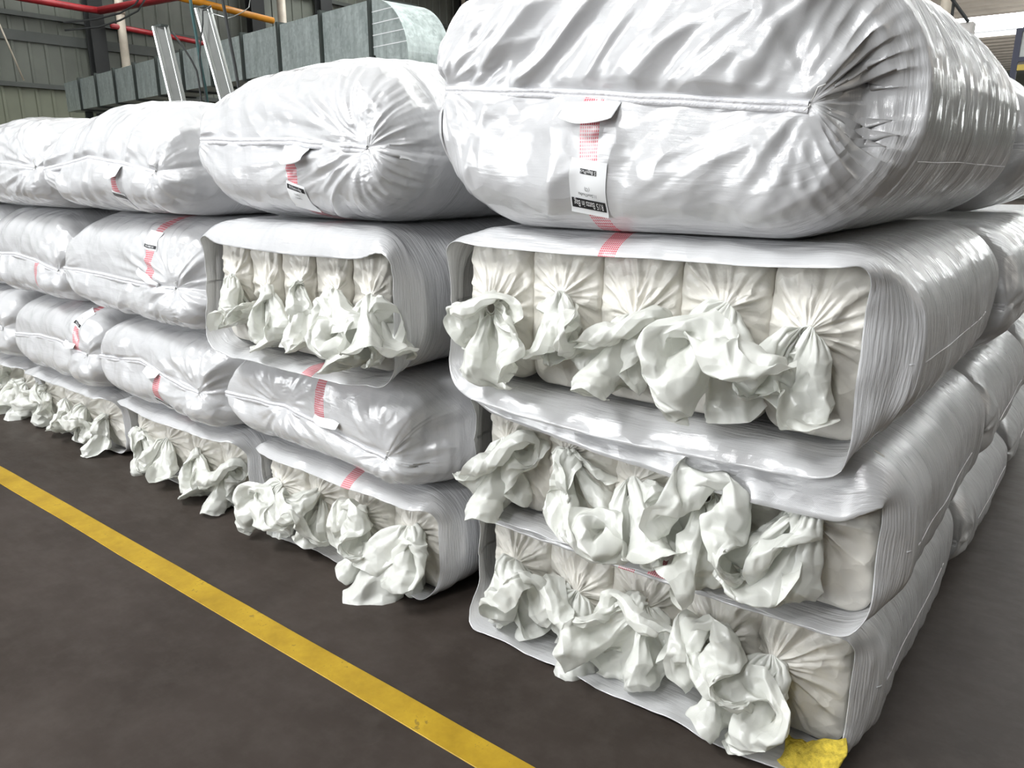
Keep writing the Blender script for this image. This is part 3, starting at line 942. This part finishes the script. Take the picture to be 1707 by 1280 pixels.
label_on('A4', -0.765, 1.515, 0.105, 0.14, PI - 0.16)
label_on('B4', -1.893, 1.475, 0.10, 0.09, -0.22, small=True)
label_on('C4', -3.125, 1.43, 0.10, 0.09, -0.2, small=True)
label_on('C3', -3.05, 1.265, 0.10, 0.08, PI - 0.1, small=True)
label_on('C2', -3.15, 0.475, 0.10, 0.08, -0.3, small=True)
label_on('D2', -3.99, 0.80, 0.10, 0.08, PI - 0.2, small=True)
paper_tag('A4', -0.755, 1.725, 0.15, 0.055, -0.05, 0.045, 1)
paper_tag('B4', -1.87, 1.655, 0.15, 0.075, -0.08, 0.035, 2)
paper_tag('B2', -1.90, 0.665, 0.15, 0.03, -0.03, 0.03, 3)
paper_tag('C4', -3.11, 1.59, 0.12, 0.06, -0.1, 0.03, 4)
paper_tag('C3', -3.05, 1.115, 0.18, 0.022, -0.32, 0.02, 5)
paper_tag('C2', -3.20, 0.655, 0.12, 0.035, -0.1, 0.03, 6)
paper_tag('D2', -4.05, 0.675, 0.11, 0.03, -0.1, 0.03, 7)

# ------------------------------------------------------------------ tied inner packs
def ruffle_sim(seed, M_=40, N_=10, L=0.19, rim=1.35, grav=2.5):
    """film gathered at a neck and crushed: small position-based cloth run"""
    r = np.random.RandomState(seed)
    k1, k2 = r.randint(3, 6), r.randint(7, 11)
    th = np.arange(M_) / M_ * 2 * PI
    P = np.zeros((N_, M_, 3)); rad0 = 0.016
    p1, p2 = r.uniform(0, 6, 2)
    ox, oz = r.uniform(-0.05, 0.03), r.uniform(-0.07, -0.01)
    for j in range(N_):
        t = j / (N_ - 1)
        R = rad0 + 0.125 * t ** 0.75
        rr = R * (1 + t * (0.25 * np.sin(k1 * th + p1) + 0.30 * np.sin(k2 * th + p2)))
        yy = -0.004 - 0.10 * math.sin(PI * min(t * 0.75, 1)) + 0.045 * t * np.sin(k2 * th + p2 + 1.5) + 0.03 * t * np.sin(k1 * th + p1)
        P[j, :, 0] = rr * np.cos(th) + ox * t
        P[j, :, 1] = yy
        P[j, :, 2] = rr * np.sin(th) + oz * t
    P += r.normal(0, 0.007, P.shape) * (np.arange(N_) / N_)[:, None, None]
    neck = P[0].copy()
    circ = 2 * PI * rad0 + (rim - 2 * PI * rad0) * (np.linspace(0, 1, N_) ** 0.6)
    rc_ = (circ / M_)[:, None] * r.uniform(0.75, 1.3, (N_, M_))
    ra = np.full((N_ - 1, M_), L / (N_ - 1)) * r.uniform(0.85, 1.15, (N_ - 1, M_)) * (1 + 0.25 * np.sin(th + p2) + 0.12 * np.sin(3 * th + p1))[None, :]
    V = np.zeros_like(P)
    dt = 0.012
    for st in range(70):
        acc = np.zeros_like(P); acc[..., 2] = -grav
        V = (V + acc * dt) * 0.90
        X = P + V * dt
        for it in range(7):
            d = np.roll(X, -1, 1) - X
            l = np.maximum(np.linalg.norm(d, axis=-1), 1e-6)
            c = (0.7 * (l - rc_) / l)[..., None] * d * 0.5
            X = X + c - np.roll(c, 1, 1)
            d = X[1:] - X[:-1]
            l = np.maximum(np.linalg.norm(d, axis=-1), 1e-6)
            c = (0.9 * (l - ra) / l)[..., None] * d * 0.5
            X[:-1] += c; X[1:] -= c
            for sh, kk in ((2, 0.6), (4, 0.35)):
                d = np.roll(X, -sh, 1) - X
                l = np.maximum(np.linalg.norm(d, axis=-1), 1e-6)
                tgt = rc_ * sh * (0.80 if sh == 2 else 0.6)
                c = (kk * np.minimum(l - tgt, 0) / l)[..., None] * d * 0.5
                X = X + c - np.roll(c, sh, 1)
            d = X[2:] - X[:-2]
            l = np.maximum(np.linalg.norm(d, axis=-1), 1e-6)
            tgt = (ra[1:] + ra[:-1]) * 0.90
            c = (0.5 * np.minimum(l - tgt, 0) / l)[..., None] * d * 0.5
            X[:-2] += c; X[2:] -= c
            # the mass of film keeps its spread
            rr = np.hypot(X[..., 0] - ox * 0.8, X[..., 2] - oz * 0.8)
            over = np.maximum(rr - 0.135, 0) / np.maximum(rr, 1e-6)
            X[..., 0] -= (X[..., 0] - ox * 0.8) * over * 0.5
            X[..., 2] -= (X[..., 2] - oz * 0.8) * over * 0.5
            r0 = np.hypot(X[..., 0], X[..., 2])
            X[..., 1] = np.minimum(X[..., 1], np.minimum(0.6 * r0, 0.060) - 0.004)
            X[..., 1] = np.maximum(X[..., 1], -0.13)
            X[0] = neck
        if st % 3 == 0:
            F_ = X.reshape(-1, 3)
            D = F_[:, None, :] - F_[None, :, :]
            l2 = (D ** 2).sum(-1) + np.eye(len(F_))
            w = np.where(l2 < 0.012 ** 2, (0.012 / np.sqrt(l2) - 1) * 0.3, 0)
            X = X + (D * w[..., None]).sum(1).reshape(X.shape).clip(-0.004, 0.004)
            X[0] = neck
        V = np.clip((X - P) / dt, -1.0, 1.0)
        P = X
    return P

def upsample(P, wrap_cols=True):
    """Catmull-Rom midpoints in both directions"""
    a = P
    mid = (9 * (a + np.roll(a, -1, 1)) - (np.roll(a, 1, 1) + np.roll(a, -2, 1))) / 16
    o = np.empty((a.shape[0], a.shape[1] * 2, 3)); o[:, 0::2] = a; o[:, 1::2] = mid
    a = o
    pad = np.concatenate([a[:1] * 2 - a[1:2], a, a[-1:] * 2 - a[-2:-1]], 0)
    m = (9 * (pad[1:-2] + pad[2:-1]) - (pad[:-3] + pad[3:])) / 16
    o = np.empty((a.shape[0] * 2 - 1, a.shape[1], 3)); o[0::2] = a; o[1::2] = m
    return o

def upsample_lin(P):
    a = P
    o = np.empty((a.shape[0], a.shape[1] * 2, 3)); o[:, 0::2] = a; o[:, 1::2] = (a + np.roll(a, -1, 1)) / 2
    a = o
    o = np.empty((a.shape[0] * 2 - 1, a.shape[1], 3)); o[0::2] = a; o[1::2] = (a[1:] + a[:-1]) / 2
    return o

RUFFLES = []
for i in range(10):
    P = ruffle_sim(100 + i * 7, rim=[1.35, 1.1, 1.4, 1.2, 1.3, 1.25, 1.0, 1.4, 1.2, 1.15][i], L=[.19, .17, .18, .20, .19, .18, .16, .19, .18, .17][i],
                   grav=[2, 1, 3, 4, 2.5, 1.5, 2, 3, 1, 5][i])
    P = upsample_lin(P)
    P = upsample_lin(P)
    P = upsample_lin(P)
    for _ in range(2): P[:, :] = (np.roll(P, 1, 1) + 2 * P + np.roll(P, -1, 1)) / 4
    n = grid_normals(P, True)
    t = np.linspace(0, 1, P.shape[0])[:, None]
    d = crumple(P, 9.0, i + 1.5, 5) * 0.014 * t ** .6 + crumple(P, 24.0, i + 4.5, 4) * 0.0060 * t + crumple(P, 60.0, i + 7.5, 4) * 0.0016 * t
    d = d + ridge(np.arange(P.shape[1])[None, :] / P.shape[1] * 30 + t, 0.9) * 0.004 * np.exp(-(t / 0.25) ** 2) * np.clip(t * 12, 0, 1)
    RUFFLES.append(P + n * d[..., None])

_rmesh = {}
def ruffle_mesh(i, mirror):
    if (i, mirror) not in _rmesh:
        P = RUFFLES[i].copy()
        if mirror: P[..., 0] *= -1; P = P[:, ::-1]
        o = grid_obj('gathered_end', P, M['ruffle'], None, True)
        me = o.data
        bpy.data.objects.remove(o)
        _rmesh[(i, mirror)] = me
    return _rmesh[(i, mirror)]

_pk = [0]
def pack(label, xc, w, z0, z1, yface, neck, group, depth=0.5, q=1.0, ri=None, rscale=1.0, rrot=None, mir=None, wool=False):
    _pk[0] += 1
    sd = _pk[0]
    rg = np.random.RandomState(sd * 17)
    root = empty('tied_insulation_pack', (xc, yface, z0), 0)
    tag(root, label, 'tied bag', group)
    N = int(150 * q)
    Q, nr, arc = profile(xc - w / 2, xc + w / 2, z0, z1, 0.055, N, 0.006, 0.0)
    nx, ny, nz = neck
    cen = np.array([nx, nz])
    dirs = Q - cen[None, :]
    rn = 0.015
    dl = np.linalg.norm(dirs, axis=1)[:, None]
    ring = cen[None, :] + dirs / dl * rn
    rows = []; ss = []
    nf = int(34 * q)
    D = yface - ny
    for i in range(nf + 1):
        s = 1 - i / nf
        h = 0.42 * (1 - (1 - s) ** 2.4) ** (1 / 2.4) + 0.58 * s ** 3.0
        X = Q * (1 - s) + ring * s
        Yr = np.broadcast_to(yface - D * h, (N,)); rows.append(np.stack([X[:, 0], Yr, X[:, 1]], 1)); ss.append(np.full(N, s))
    c = Q.mean(0)
    for y, sc0 in ((0.03, 1.0), (0.07, .90), (0.14, .80), (0.25, .78), (depth, .78)):
        rows.append(np.stack([c[0] + (Q[:, 0] - c[0]) * sc0, np.full(N, yface + y), c[1] + (Q[:, 1] - c[1]) * sc0], 1)); ss.append(np.zeros(N))
    rows.append(np.stack([c[0] + (Q[:, 0] - c[0]) * .6, np.full(N, yface + depth + .03), c[1] + (Q[:, 1] - c[1]) * .6], 1)); ss.append(np.zeros(N))
    rows.append(np.stack([c[0] + (Q[:, 0] - c[0]) * .02, np.full(N, yface + depth + .035), c[1] + (Q[:, 1] - c[1]) * .02], 1)); ss.append(np.zeros(N))
    P = np.array(rows); s = np.array(ss)
    n = grid_normals(P, True)
    if n[nf // 2, :, 1].mean() > 0: n = -n
    ph = np.arctan2(P[..., 2] - nz, P[..., 0] - nx)
    rr_ = np.hypot(P[..., 2] - nz, P[..., 0] - nx)
    wob = perlin(P, 6.0, sd + .5)
    e = sstep(0.012, 0.06, rr_) * np.clip(s * 6, 0, 1) * (0.6 + 0.4 * s)
    kf = rg.uniform(2.6, 3.6)
    n3 = perlin(np.stack([np.cos(ph) * kf, np.sin(ph) * kf, np.log(rr_ + 0.04) * 0.6 + wob * .3], -1), 1.0, sd + 5)
    n4 = perlin(np.stack([np.cos(ph) * kf * 2.2, np.sin(ph) * kf * 2.2, np.log(rr_ + 0.04)], -1), 1.0, sd + 7)
    d = (1 - 2.8 * np.abs(n3) ** 0.8) * 0.017 * e + (1 - 2.8 * np.abs(n4) ** 0.8) * 0.006 * e
    d += crumple(P, 9.0, sd + 1.0, 5) * 0.010 * np.clip(s * 4, 0, 1) * (1 - s) * 2
    P = P + n * d[..., None]
    P[..., 0] = np.clip(P[..., 0], xc - w / 2 - .004, xc + w / 2 + .004)
    P[..., 2] = np.clip(P[..., 2], z0, z1)
    grid_obj('film_wrap', P, M['pack'], root, True)
    me = ruffle_mesh(rg.randint(0, 10) if ri is None else ri, bool(rg.randint(0, 2)) if mir is None else bool(mir))
    o = bpy.data.objects.new('gathered_end', me)
    COL.objects.link(o); o.parent = root
    o.location = Vector((nx, ny, nz)) - Vector(root_loc(root))
    o.rotation_euler = (rg.uniform(-.15, .15), (rg.uniform(-.5, .5) if rrot is None else rrot), rg.uniform(-.25, .25))
    sc_ = 1.3 * rscale * rg.uniform(0.92, 1.08)
    o.scale = (sc_, sc_, sc_)
    if wool: wool_wad(root)
    # tie round the neck
    m = MB()
    pts = [(nx + 0.018 * math.cos(a), ny - 0.003 + 0.002 * math.sin(2 * a), nz + 0.018 * math.sin(a)) for a in np.linspace(0, 2 * PI, 15)]
    m.tube(pts, 0.0022, 5, False)
    m.build('neck_tie', M['thread'], root, True)
    return root

def wool_wad(root):
    R_, N_ = 14, 22
    P = np.zeros((R_, N_, 3))
    for i in range(R_):
        for j in range(N_):
            a = j / (N_ - 1); b = i / (R_ - 1)
            P[i, j] = (-0.165 + 0.15 * a, -0.06 - 0.13 * (1 - b) * (0.6 + 0.4 * a), 0.012 + 0.10 * math.sin(PI * min(b * .62, 1)) * (0.35 + 0.65 * a))
    P[..., 0] += 0.03 * perlin(P, 14, 9); P[..., 2] += 0.035 * perlin(P, 16, 3) + 0.014 * perlin(P, 50, 4); P[..., 1] -= np.abs(0.02 * perlin(P, 22, 6))
    P[..., 2] = np.maximum(P[..., 2], 0.009)
    o = grid_obj('exposed_glass_wool', P, M['wool'], root)
    o['label'] = 'torn yellow glass wool showing at the corner'
    m_ = o.modifiers.new('t', 'SOLIDIFY'); m_.thickness = 0.004; m_.offset = -1

ORD = ['leftmost', 'second from left', 'third from left', 'fourth from left', 'fifth from left', 'rightmost']
def fill(key, necks, where, x0, x1, z0, z1, yface, q=1.0, rs=1.0, prot=0.075):
    n = len(necks)
    # boundaries halfway between neighbouring necks, evened out
    w = (x1 - x0) / n
    for i, nk in enumerate(necks):
        xc = x0 + w * (i + .5)
        nx = min(max(nk[0], xc - w * .42), xc + w * .42)
        nz = min(max(nk[1], z0 + .07), z1 - .08)
        order = ORD[i] if i < n - 1 else 'rightmost'
        look = nk[3] if len(nk) > 3 else 'tied white plastic bag'
        pack('%s, %s %s' % (look, order, where), xc, w - 0.004, z0, z1, yface, (nx, yface - prot, nz),
             'tied bags %s' % where, q=q, wool=(key == 'A1' and i == n - 1), rrot=(nk[5] if len(nk) > 5 else None), mir=(nk[6] if len(nk) > 6 else None), ri=(nk[2] if len(nk) > 2 else None), rscale=rs * (nk[4] if len(nk) > 4 else 1.0))

fill('A3', [(-1.16, 1.15, 1, 'wide crumpled white plastic bag end', 1.2, -0.2, 1), (-0.90, 1.21, 7, 'spiky white plastic bag end', 0.95, -0.2, 1), (-0.66, 1.17, 5, 'rosette-shaped white plastic bag end', 1.0, 0.0, 0), (-0.41, 1.22, 4, 'large floppy white plastic bag end', 1.3, 0.1, 1), (-0.20, 1.19, 3, 'hanging white plastic bag end', 0.95, 0.35, 1)],
     'under the largest sack', -1.29, -0.065, 0.922, 1.368, -0.065, 1.0)
fill('A2', [(-1.14, 0.70, 5, 'rounded white plastic bag end', 1.05), (-0.90, 0.72, 6, 'crumpled white plastic bag end', 1.0), (-0.66, 0.68, 7, 'curled white plastic bag end', 1.0), (-0.44, 0.70, 8, 'bulky white plastic bag end', 1.1), (-0.17, 0.72, 9, 'star-pleated white plastic bag end', 1.2)],
     'in the second-row open sack at right', -1.25, -0.01, 0.455, 0.893, -0.02, 1.0, 1.12)
fill('A1', [(-1.13, 0.25, 2, 'drooping white plastic bag end', 1.1), (-0.88, 0.22, 5, 'square-hanging white plastic bag end', 1.0), (-0.63, 0.26, 1, 'folded white plastic bag end', 1.0), (-0.40, 0.25, 8, 'twisted white plastic bag end', 1.05), (-0.23, 0.25, 4, 'wide glossy white plastic bag end', 1.05, 0.25, 0)],
     'in the floor-level open sack at right', -1.27, -0.04, 0.016, 0.43, 0.02, 1.0, 1.12)
fill('B3', [(-2.36, 1.16, 3, 'puffy white plastic bag end', 1.0), (-2.14, 1.13, 9, 'hanging white plastic bag end', 1.0), (-1.93, 1.16, 6, 'small white plastic bag end', 1.0), (-1.74, 1.15, 0, 'pointed white plastic bag end', 1.05), (-1.57, 1.15, 7, 'full white plastic bag end', 1.2)],
     'in the second column upper open sack', -2.52, -1.53, 0.892, 1.356, -0.19, 0.8)
fill('B1', [(-2.38, 0.24, 4, 'loose white plastic bag end', 1.05), (-2.12, 0.26, 2, 'fan-shaped white plastic bag end', 1.05), (-1.86, 0.24, 8, 'low-hanging white plastic bag end', 1.05), (-1.58, 0.26, 0, 'broad white plastic bag end', 1.25)],
     'in the lowest open sack, second column', -2.52, -1.46, 0.016, 0.42, -0.045, 0.8)
fill('C1', [(-3.66, 0.22, 6, 'small tied white bag end', 1.0), (-3.38, 0.22, 3, 'bright tied white bag end', 1.0), (-3.10, 0.22, 9, 'wrinkled tied white bag end', 1.0), (-2.82, 0.22, 5, 'large tied white bag end', 1.1)],
     'in the lowest open sack, third column', -3.76, -2.70, 0.016, 0.40, -0.02, 0.6)
fill('D1', [(-4.84, 0.22, 1, 'tied white bag end', 1.0), (-4.56, 0.22, 7, 'tied white bag end', 1.0), (-4.30, 0.22, 2, 'tied white bag end', 1.0), (-4.05, 0.22, 6, 'tied white bag end', 1.0)],
     'in the lowest open sack, fourth column', -4.94, -3.92, 0.016, 0.39, -0.02, 0.5)
fill('E1', [(-5.95, 0.22, 3, 'tied white bag end', 1.0), (-5.68, 0.22, 5, 'tied white bag end', 1.0), (-5.42, 0.22, 8, 'tied white bag end', 1.0), (-5.17, 0.22, 0, 'tied white bag end', 1.0)],
     'in the farthest left open sack', -6.08, -5.08, 0.016, 0.39, -0.02, 0.5)

# ------------------------------------------------------------------ background things
K = 0.85
def dk(x, y, z): return (0.357 + (x - 0.357) * K, -1.965 + (y + 1.965) * K, 1.55 + (z - 1.55) * K)
P0 = Vector(dk(-7.92, 5.57, 3.74)); DH = 0.575
ddir = Vector((-0.991, 0.132, 0)); dnr = Vector((0.132, 0.991, 0))      # along, and away from the camera
DW = 0.60
duct = empty('ventilation_duct', P0 + Vector((0, 0, -DH)))
tag(duct, 'galvanised rectangular air duct with curved elbow running along the left wall', 'duct')
def dp(a, b, c): return P0 + ddir * a + dnr * b + Vector((0, 0, c))
rotm = Matrix(((ddir.x, dnr.x, 0), (ddir.y, dnr.y, 0), (0, 0, 1))).to_3x3()
npan = 11; pl = 1.04
for i in range(npan):
    a = i * pl
    MB().box(dp(a + pl / 2, DW / 2, -DH / 2), (pl - 0.03, DW, DH), rotm).build('duct_panel', M['galv'], duct)
    fl = MB()
    fl.box(dp(a, DW / 2, -DH / 2), (0.045, DW + 0.07, DH + 0.06), rotm)
    fl.build('duct_flange', M['darkmetal'], duct)
# elbow turning down
R = 0.66
arcp = [(-(R) * math.sin(t), -R + R * math.cos(t)) for t in np.linspace(0, PI / 2, 17)]
V = []; Fc = []
inner = (-0.06, -DH)
for b in (0, DW):
    V.append(dp(0, b, -DH)); V.append(dp(0, b, 0))
    for a, z in arcp[1:]: V.append(dp(a, b, z))
    V.append(dp(-R, b, -DH - 0.12)); V.append(dp(-0.09, b, -DH - 0.12)); V.append(dp(-0.05, b, -DH))
n_ = len(V) // 2
Fc.append(tuple(range(n_))[::-1]); Fc.append(tuple(range(n_, 2 * n_)))
for i in range(n_): Fc.append((i, (i + 1) % n_, n_ + (i + 1) % n_, n_ + i))
link_mesh('duct_elbow', [tuple(v) for v in V], Fc, M['galv'], duct, False)
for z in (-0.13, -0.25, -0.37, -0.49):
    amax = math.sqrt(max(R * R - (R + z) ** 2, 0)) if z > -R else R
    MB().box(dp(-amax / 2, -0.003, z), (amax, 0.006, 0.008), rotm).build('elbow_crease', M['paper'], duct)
MB().box(dp(-R / 2 - 0.02, DW / 2, -DH - 0.14), (R + 0.02, DW + 0.08, 0.035), rotm).build('duct_flange', M['darkmetal'], duct)
MB().box(dp(-R / 2 - 0.03, DW / 2, -DH - 0.55), (R - 0.06, DW, 0.78), rotm).build('duct_drop', M['galv'], duct)
MB().tube([dp(-R / 2, DW / 2, -DH - 0.9), (dp(-R / 2, DW / 2, 0).x, dp(-R / 2, DW / 2, 0).y, 0.0)], 0.10, 12).build('support_post', M['darkmetal'], duct, True)
m = MB()
far = dp(npan * pl - 0.4, DW / 2, 0)
m.tube([(far.x, far.y, P0.z - DH), (far.x, far.y, 0)], 0.08, 10); m.build('support_post', M['darkmetal'], duct, True)
# wall columns
W = -20.0
for i, (y, w) in enumerate(((7.55, 0.34), (12.0, 0.42), (14.4, 0.42), (20.9, 0.60), (27.5, 0.5))):
    m = MB()
    m.box((W + 0.32, y, 3.95), (0.26, 0.04, 7.9)); m.box((W + 0.45, y, 3.95), (0.03, w, 7.9)); m.box((W + 0.19, y, 3.95), (0.03, w, 7.9))
    o = m.build('steel_column', M['column'])
    tag(o, ['dark steel wall column beside the cream downpipe at left', 'dark steel wall column behind the taller bright channel', 'dark steel wall column above the middle of the duct', 'dark steel wall column to the right of the duct elbow', 'dark steel wall column hidden behind the stack'][i], 'column', 'steel wall columns')
def pipe(name, pts, r, mat, label, cat, n=12, group=None):
    o = MB().tube(pts, r, n).build(name, mat, None, True)
    return tag(o, label, cat, group)
def joint(root_pts): pass
for i, (y, lab) in enumerate(((8.0, 'cream downpipe on the left wall beside the first dark column'), (12.6, 'cream downpipe on the wall above the duct'))):
    dp_ = empty('downpipe', (W + 0.7, y, 0)); tag(dp_, lab, 'pipe', 'cream downpipes')
    MB().tube([(W + 0.7, y, 0), (W + 0.7, y, 7.9)], 0.095 if i == 0 else 0.12, 14).build('pipe_run', M['beige'], dp_, True)
    for z in (3.9, 5.2, 6.6):
        MB().tube([(W + 0.7, y, z), (W + 0.7, y, z + 0.12)], 0.115 if i == 0 else 0.14, 14).build('pipe_collar', M['beige'], dp_, True)
pipe('sprinkler_pipe', [(W + 0.62, -6, 5.30), (W + 0.62, 4, 5.27), (W + 0.62, 7.1, 5.22), (W + 0.75, 7.5, 5.2)], 0.075, M['red'], 'red sprinkler pipe running along the top of the left wall', 'pipe')
pipe('sprinkler_pipe', [(W + 0.75, 7.5, 5.2), (W + 6, 8.1, 5.2), (W + 12, 8.7, 5.2), (W + 20, 9.6, 5.2)], 0.085, M['red'], 'red sprinkler branch pipe crossing from the left wall towards the camera', 'pipe')
pipe('sprinkler_pipe', [(W + 0.7, 7.75, 4.92), (W + 0.7, 9.5, 4.85), (W + 0.7, 11.6, 4.72)], 0.06, M['red'], 'thin red pipe low on the wall behind the short bright channel', 'pipe')
pipe('gas_pipe', [(W + 1.1, 8.9, 5.75), (W + 1.1, 10.5, 5.66), (W + 1.1, 12.0, 5.57)], 0.085, M['orange'], 'orange pipe high on the wall left of the taller channel', 'pipe')
pipe('wall_rod', [(W + 0.5, 5.35, 4.95), (W + 0.5, 5.75, 3.55)], 0.018, M['beige'], 'thin pale rod hanging on the left wall', 'rod')
pipe('conduit', [(W + 0.75, 20.2, 7.9), (W + 0.75, 20.2, 5.85)], 0.07, M['beige'], 'pale vertical conduit on the wall above the curved elbow', 'pipe')

def channel(name, base, top, w, label):
    """folded steel channel post: web with two returned flanges"""
    base = Vector(base); top = Vector(top)
    root = empty(name, base); tag(root, label, 'metal post', 'bright steel channel posts behind the stack')
    ax = (top - base).normalized()
    fwd = Vector((CAM[0], CAM[1], 0)) - Vector((base.x, base.y, 0)); fwd.normalize()
    sd = ax.cross(fwd).normalized()
    prof = [(-.5, .3), (-.5, .0), (-.42, -.05), (-.3, -.05), (-.25, .03), (.25, .03), (.3, -.05), (.42, -.05), (.5, 0), (.5, .3)]
    P = np.zeros((2, len(prof), 3))
    for i, e in enumerate((base, top)):
        for j, (a, b) in enumerate(prof):
            P[i, j] = e + sd * (-a * w) - fwd * (b * w)
    o = grid_obj('channel_body', P, M['steel'], root, smooth=False)
    s_ = o.modifiers.new('t', 'SOLIDIFY'); s_.thickness = 0.003
    MB().box(top - fwd * (w * .12), (w * 1.12, w * .5, 0.012)).build('end_cap', M['darkmetal'], root)
    return root
channel('channel_post', (-5.36, 1.60, 0.0), (-5.55, 1.32, 2.61), 0.112, 'shorter bright steel channel post standing behind the stack at left')
channel('channel_post', (-5.09, 1.99, 0.0), (-5.35, 1.56, 2.75), 0.117, 'taller bright steel channel post standing behind the stack at left')


# cables hanging at the channel posts
def cable(pts, r, mat, label):
    if pts[0][0] > -6:      # these hang beside the posts
        pts = [(0.357 + (a - 0.357) * 1.12, -1.965 + (b + 1.965) * 1.12, 1.55 + (c - 1.55) * 1.12) for a, b, c in pts]
        if pts[-1][2] < 2.1: pts.append((pts[-1][0], pts[-1][1] + .03, 0.012))
    o = MB().tube(pts, r, 6).build('hanging_cable', mat, None, True)
    tag(o, label, 'cable')
cable([(-4.80, 0.98, 2.45), (-4.743, 1.001, 2.378), (-4.717, 1.046, 2.285), (-4.702, 1.072, 2.213), (-4.699, 1.076, 2.149), (-4.70, 1.09, 1.9), (-4.70, 1.16, 1.3)], 0.007, M['black'], 'black cable running down from the top of the shorter channel post')
cable([(-4.70, 1.22, 2.63), (-4.663, 1.134, 2.583), (-4.667, 1.128, 2.503), (-4.681, 1.106, 2.392), (-4.692, 1.095, 2.28), (-4.69, 1.10, 2.16), (-4.68, 1.12, 1.9), (-4.68, 1.18, 1.3)], 0.006, M['black'], 'black cable looping down from the top of the taller channel post')
cable([(-5.05, 1.27, 3.2), (-5.041, 1.283, 2.641), (-5.035, 1.294, 2.487), (-5.028, 1.304, 2.291), (-5.02, 1.318, 2.131), (-5.02, 1.33, 1.4)], 0.014, M['green'], 'dark green hose hanging between the two channel posts')
cable([(-4.52, 1.17, 3.2), (-4.511, 1.189, 2.637), (-4.505, 1.197, 2.549), (-4.497, 1.21, 2.387), (-4.488, 1.224, 2.241), (-4.48, 1.25, 1.9)], 0.013, M['black'], 'thick black hose hanging to the right of the taller channel post')
cable([(-4.74, 1.18, 2.60), (-4.581, 1.263, 2.549), (-4.56, 1.296, 2.562), (-4.527, 1.345, 2.591), (-4.504, 1.378, 2.622), (-4.487, 1.403, 2.75)], 0.003, M['steel'], 'thin grey wire curving away from the taller channel post')
cable([(-10.7, 2.9, 3.40), (-10.473, 3.204, 3.458), (-10.346, 3.461, 3.551), (-10.26, 3.628, 3.665), (-10.19, 3.75, 3.85)], 0.012, M['black'], 'upper black wire sagging below the red branch pipe')
cable([(-10.7, 2.9, 3.31), (-10.463, 3.225, 3.368), (-10.351, 3.452, 3.465), (-10.247, 3.653, 3.596), (-10.15, 3.80, 3.85)], 0.012, M['black'], 'lower black wire sagging below the red branch pipe')
# far right, seen over the top sack
o = MB().tube([(-1.93, 9.81, 0), (-1.93, 9.81, 7.9)], 0.075, 16).build('round_column', M['beige'], None, True)
tag(o, 'cream round column rising behind the top right sack', 'column')
rk = empty('cabinet_stand', (-1.55, 8.95, 0)); tag(rk, 'dark steel stand behind the cream column at upper right', 'stand')
MB().tube([(-1.675, 8.845, 0), (-1.675, 8.845, 3.6)], 0.018, 6).build('upright', M['column'], rk)
MB().tube([(-1.42, 8.89, 0), (-1.42, 8.89, 3.06)], 0.018, 6).build('upright', M['column'], rk)
MB().tube([(-1.74, 8.82, 3.55), (-1.50, 8.87, 3.235)], 0.02, 6).build('brace', M['column'], rk)
MB().box((-1.55, 8.95, 3.04), (0.32, 0.26, 0.03)).build('shelf', M['column'], rk)
cb = empty('control_cabinet', (-1.55, 8.96, 3.057)); tag(cb, 'small grey metal cabinet on the dark stand at upper right', 'cabinet')
MB().box((-1.55, 8.96, 3.147), (0.20, 0.18, 0.18)).build('cabinet_body', M['boxgrey'], cb, bevel=0.004)
MB().box((-1.55, 8.868, 3.147), (0.17, 0.006, 0.15)).build('cabinet_door', M['boxgrey'], cb)
nb_ = empty('notice_board', (-0.68, 6.98, 0)); tag(nb_, 'board in a navy frame standing at the right edge behind the stack', 'board')
MB().box((-0.60, 6.98, 2.70), (0.24, 0.02, 0.22)).build('board_panel', M['board'], nb_)
MB().box((-0.745, 6.98, 1.42), (0.05, 0.05, 2.84)).build('frame_post', M['navy'], nb_)
MB().box((-0.455, 6.98, 1.42), (0.05, 0.05, 2.84)).build('frame_post', M['navy'], nb_)
MB().box((-0.60, 6.98, 2.83), (0.24, 0.05, 0.04)).build('frame_rail', M['navy'], nb_)
MB().box((-0.60, 6.98, 2.57), (0.24, 0.05, 0.04)).build('frame_rail', M['navy'], nb_)
MB().box((-0.60, 6.98, 2.50), (0.24, 0.04, 0.05)).build('frame_rail', M['boardrim'], nb_)
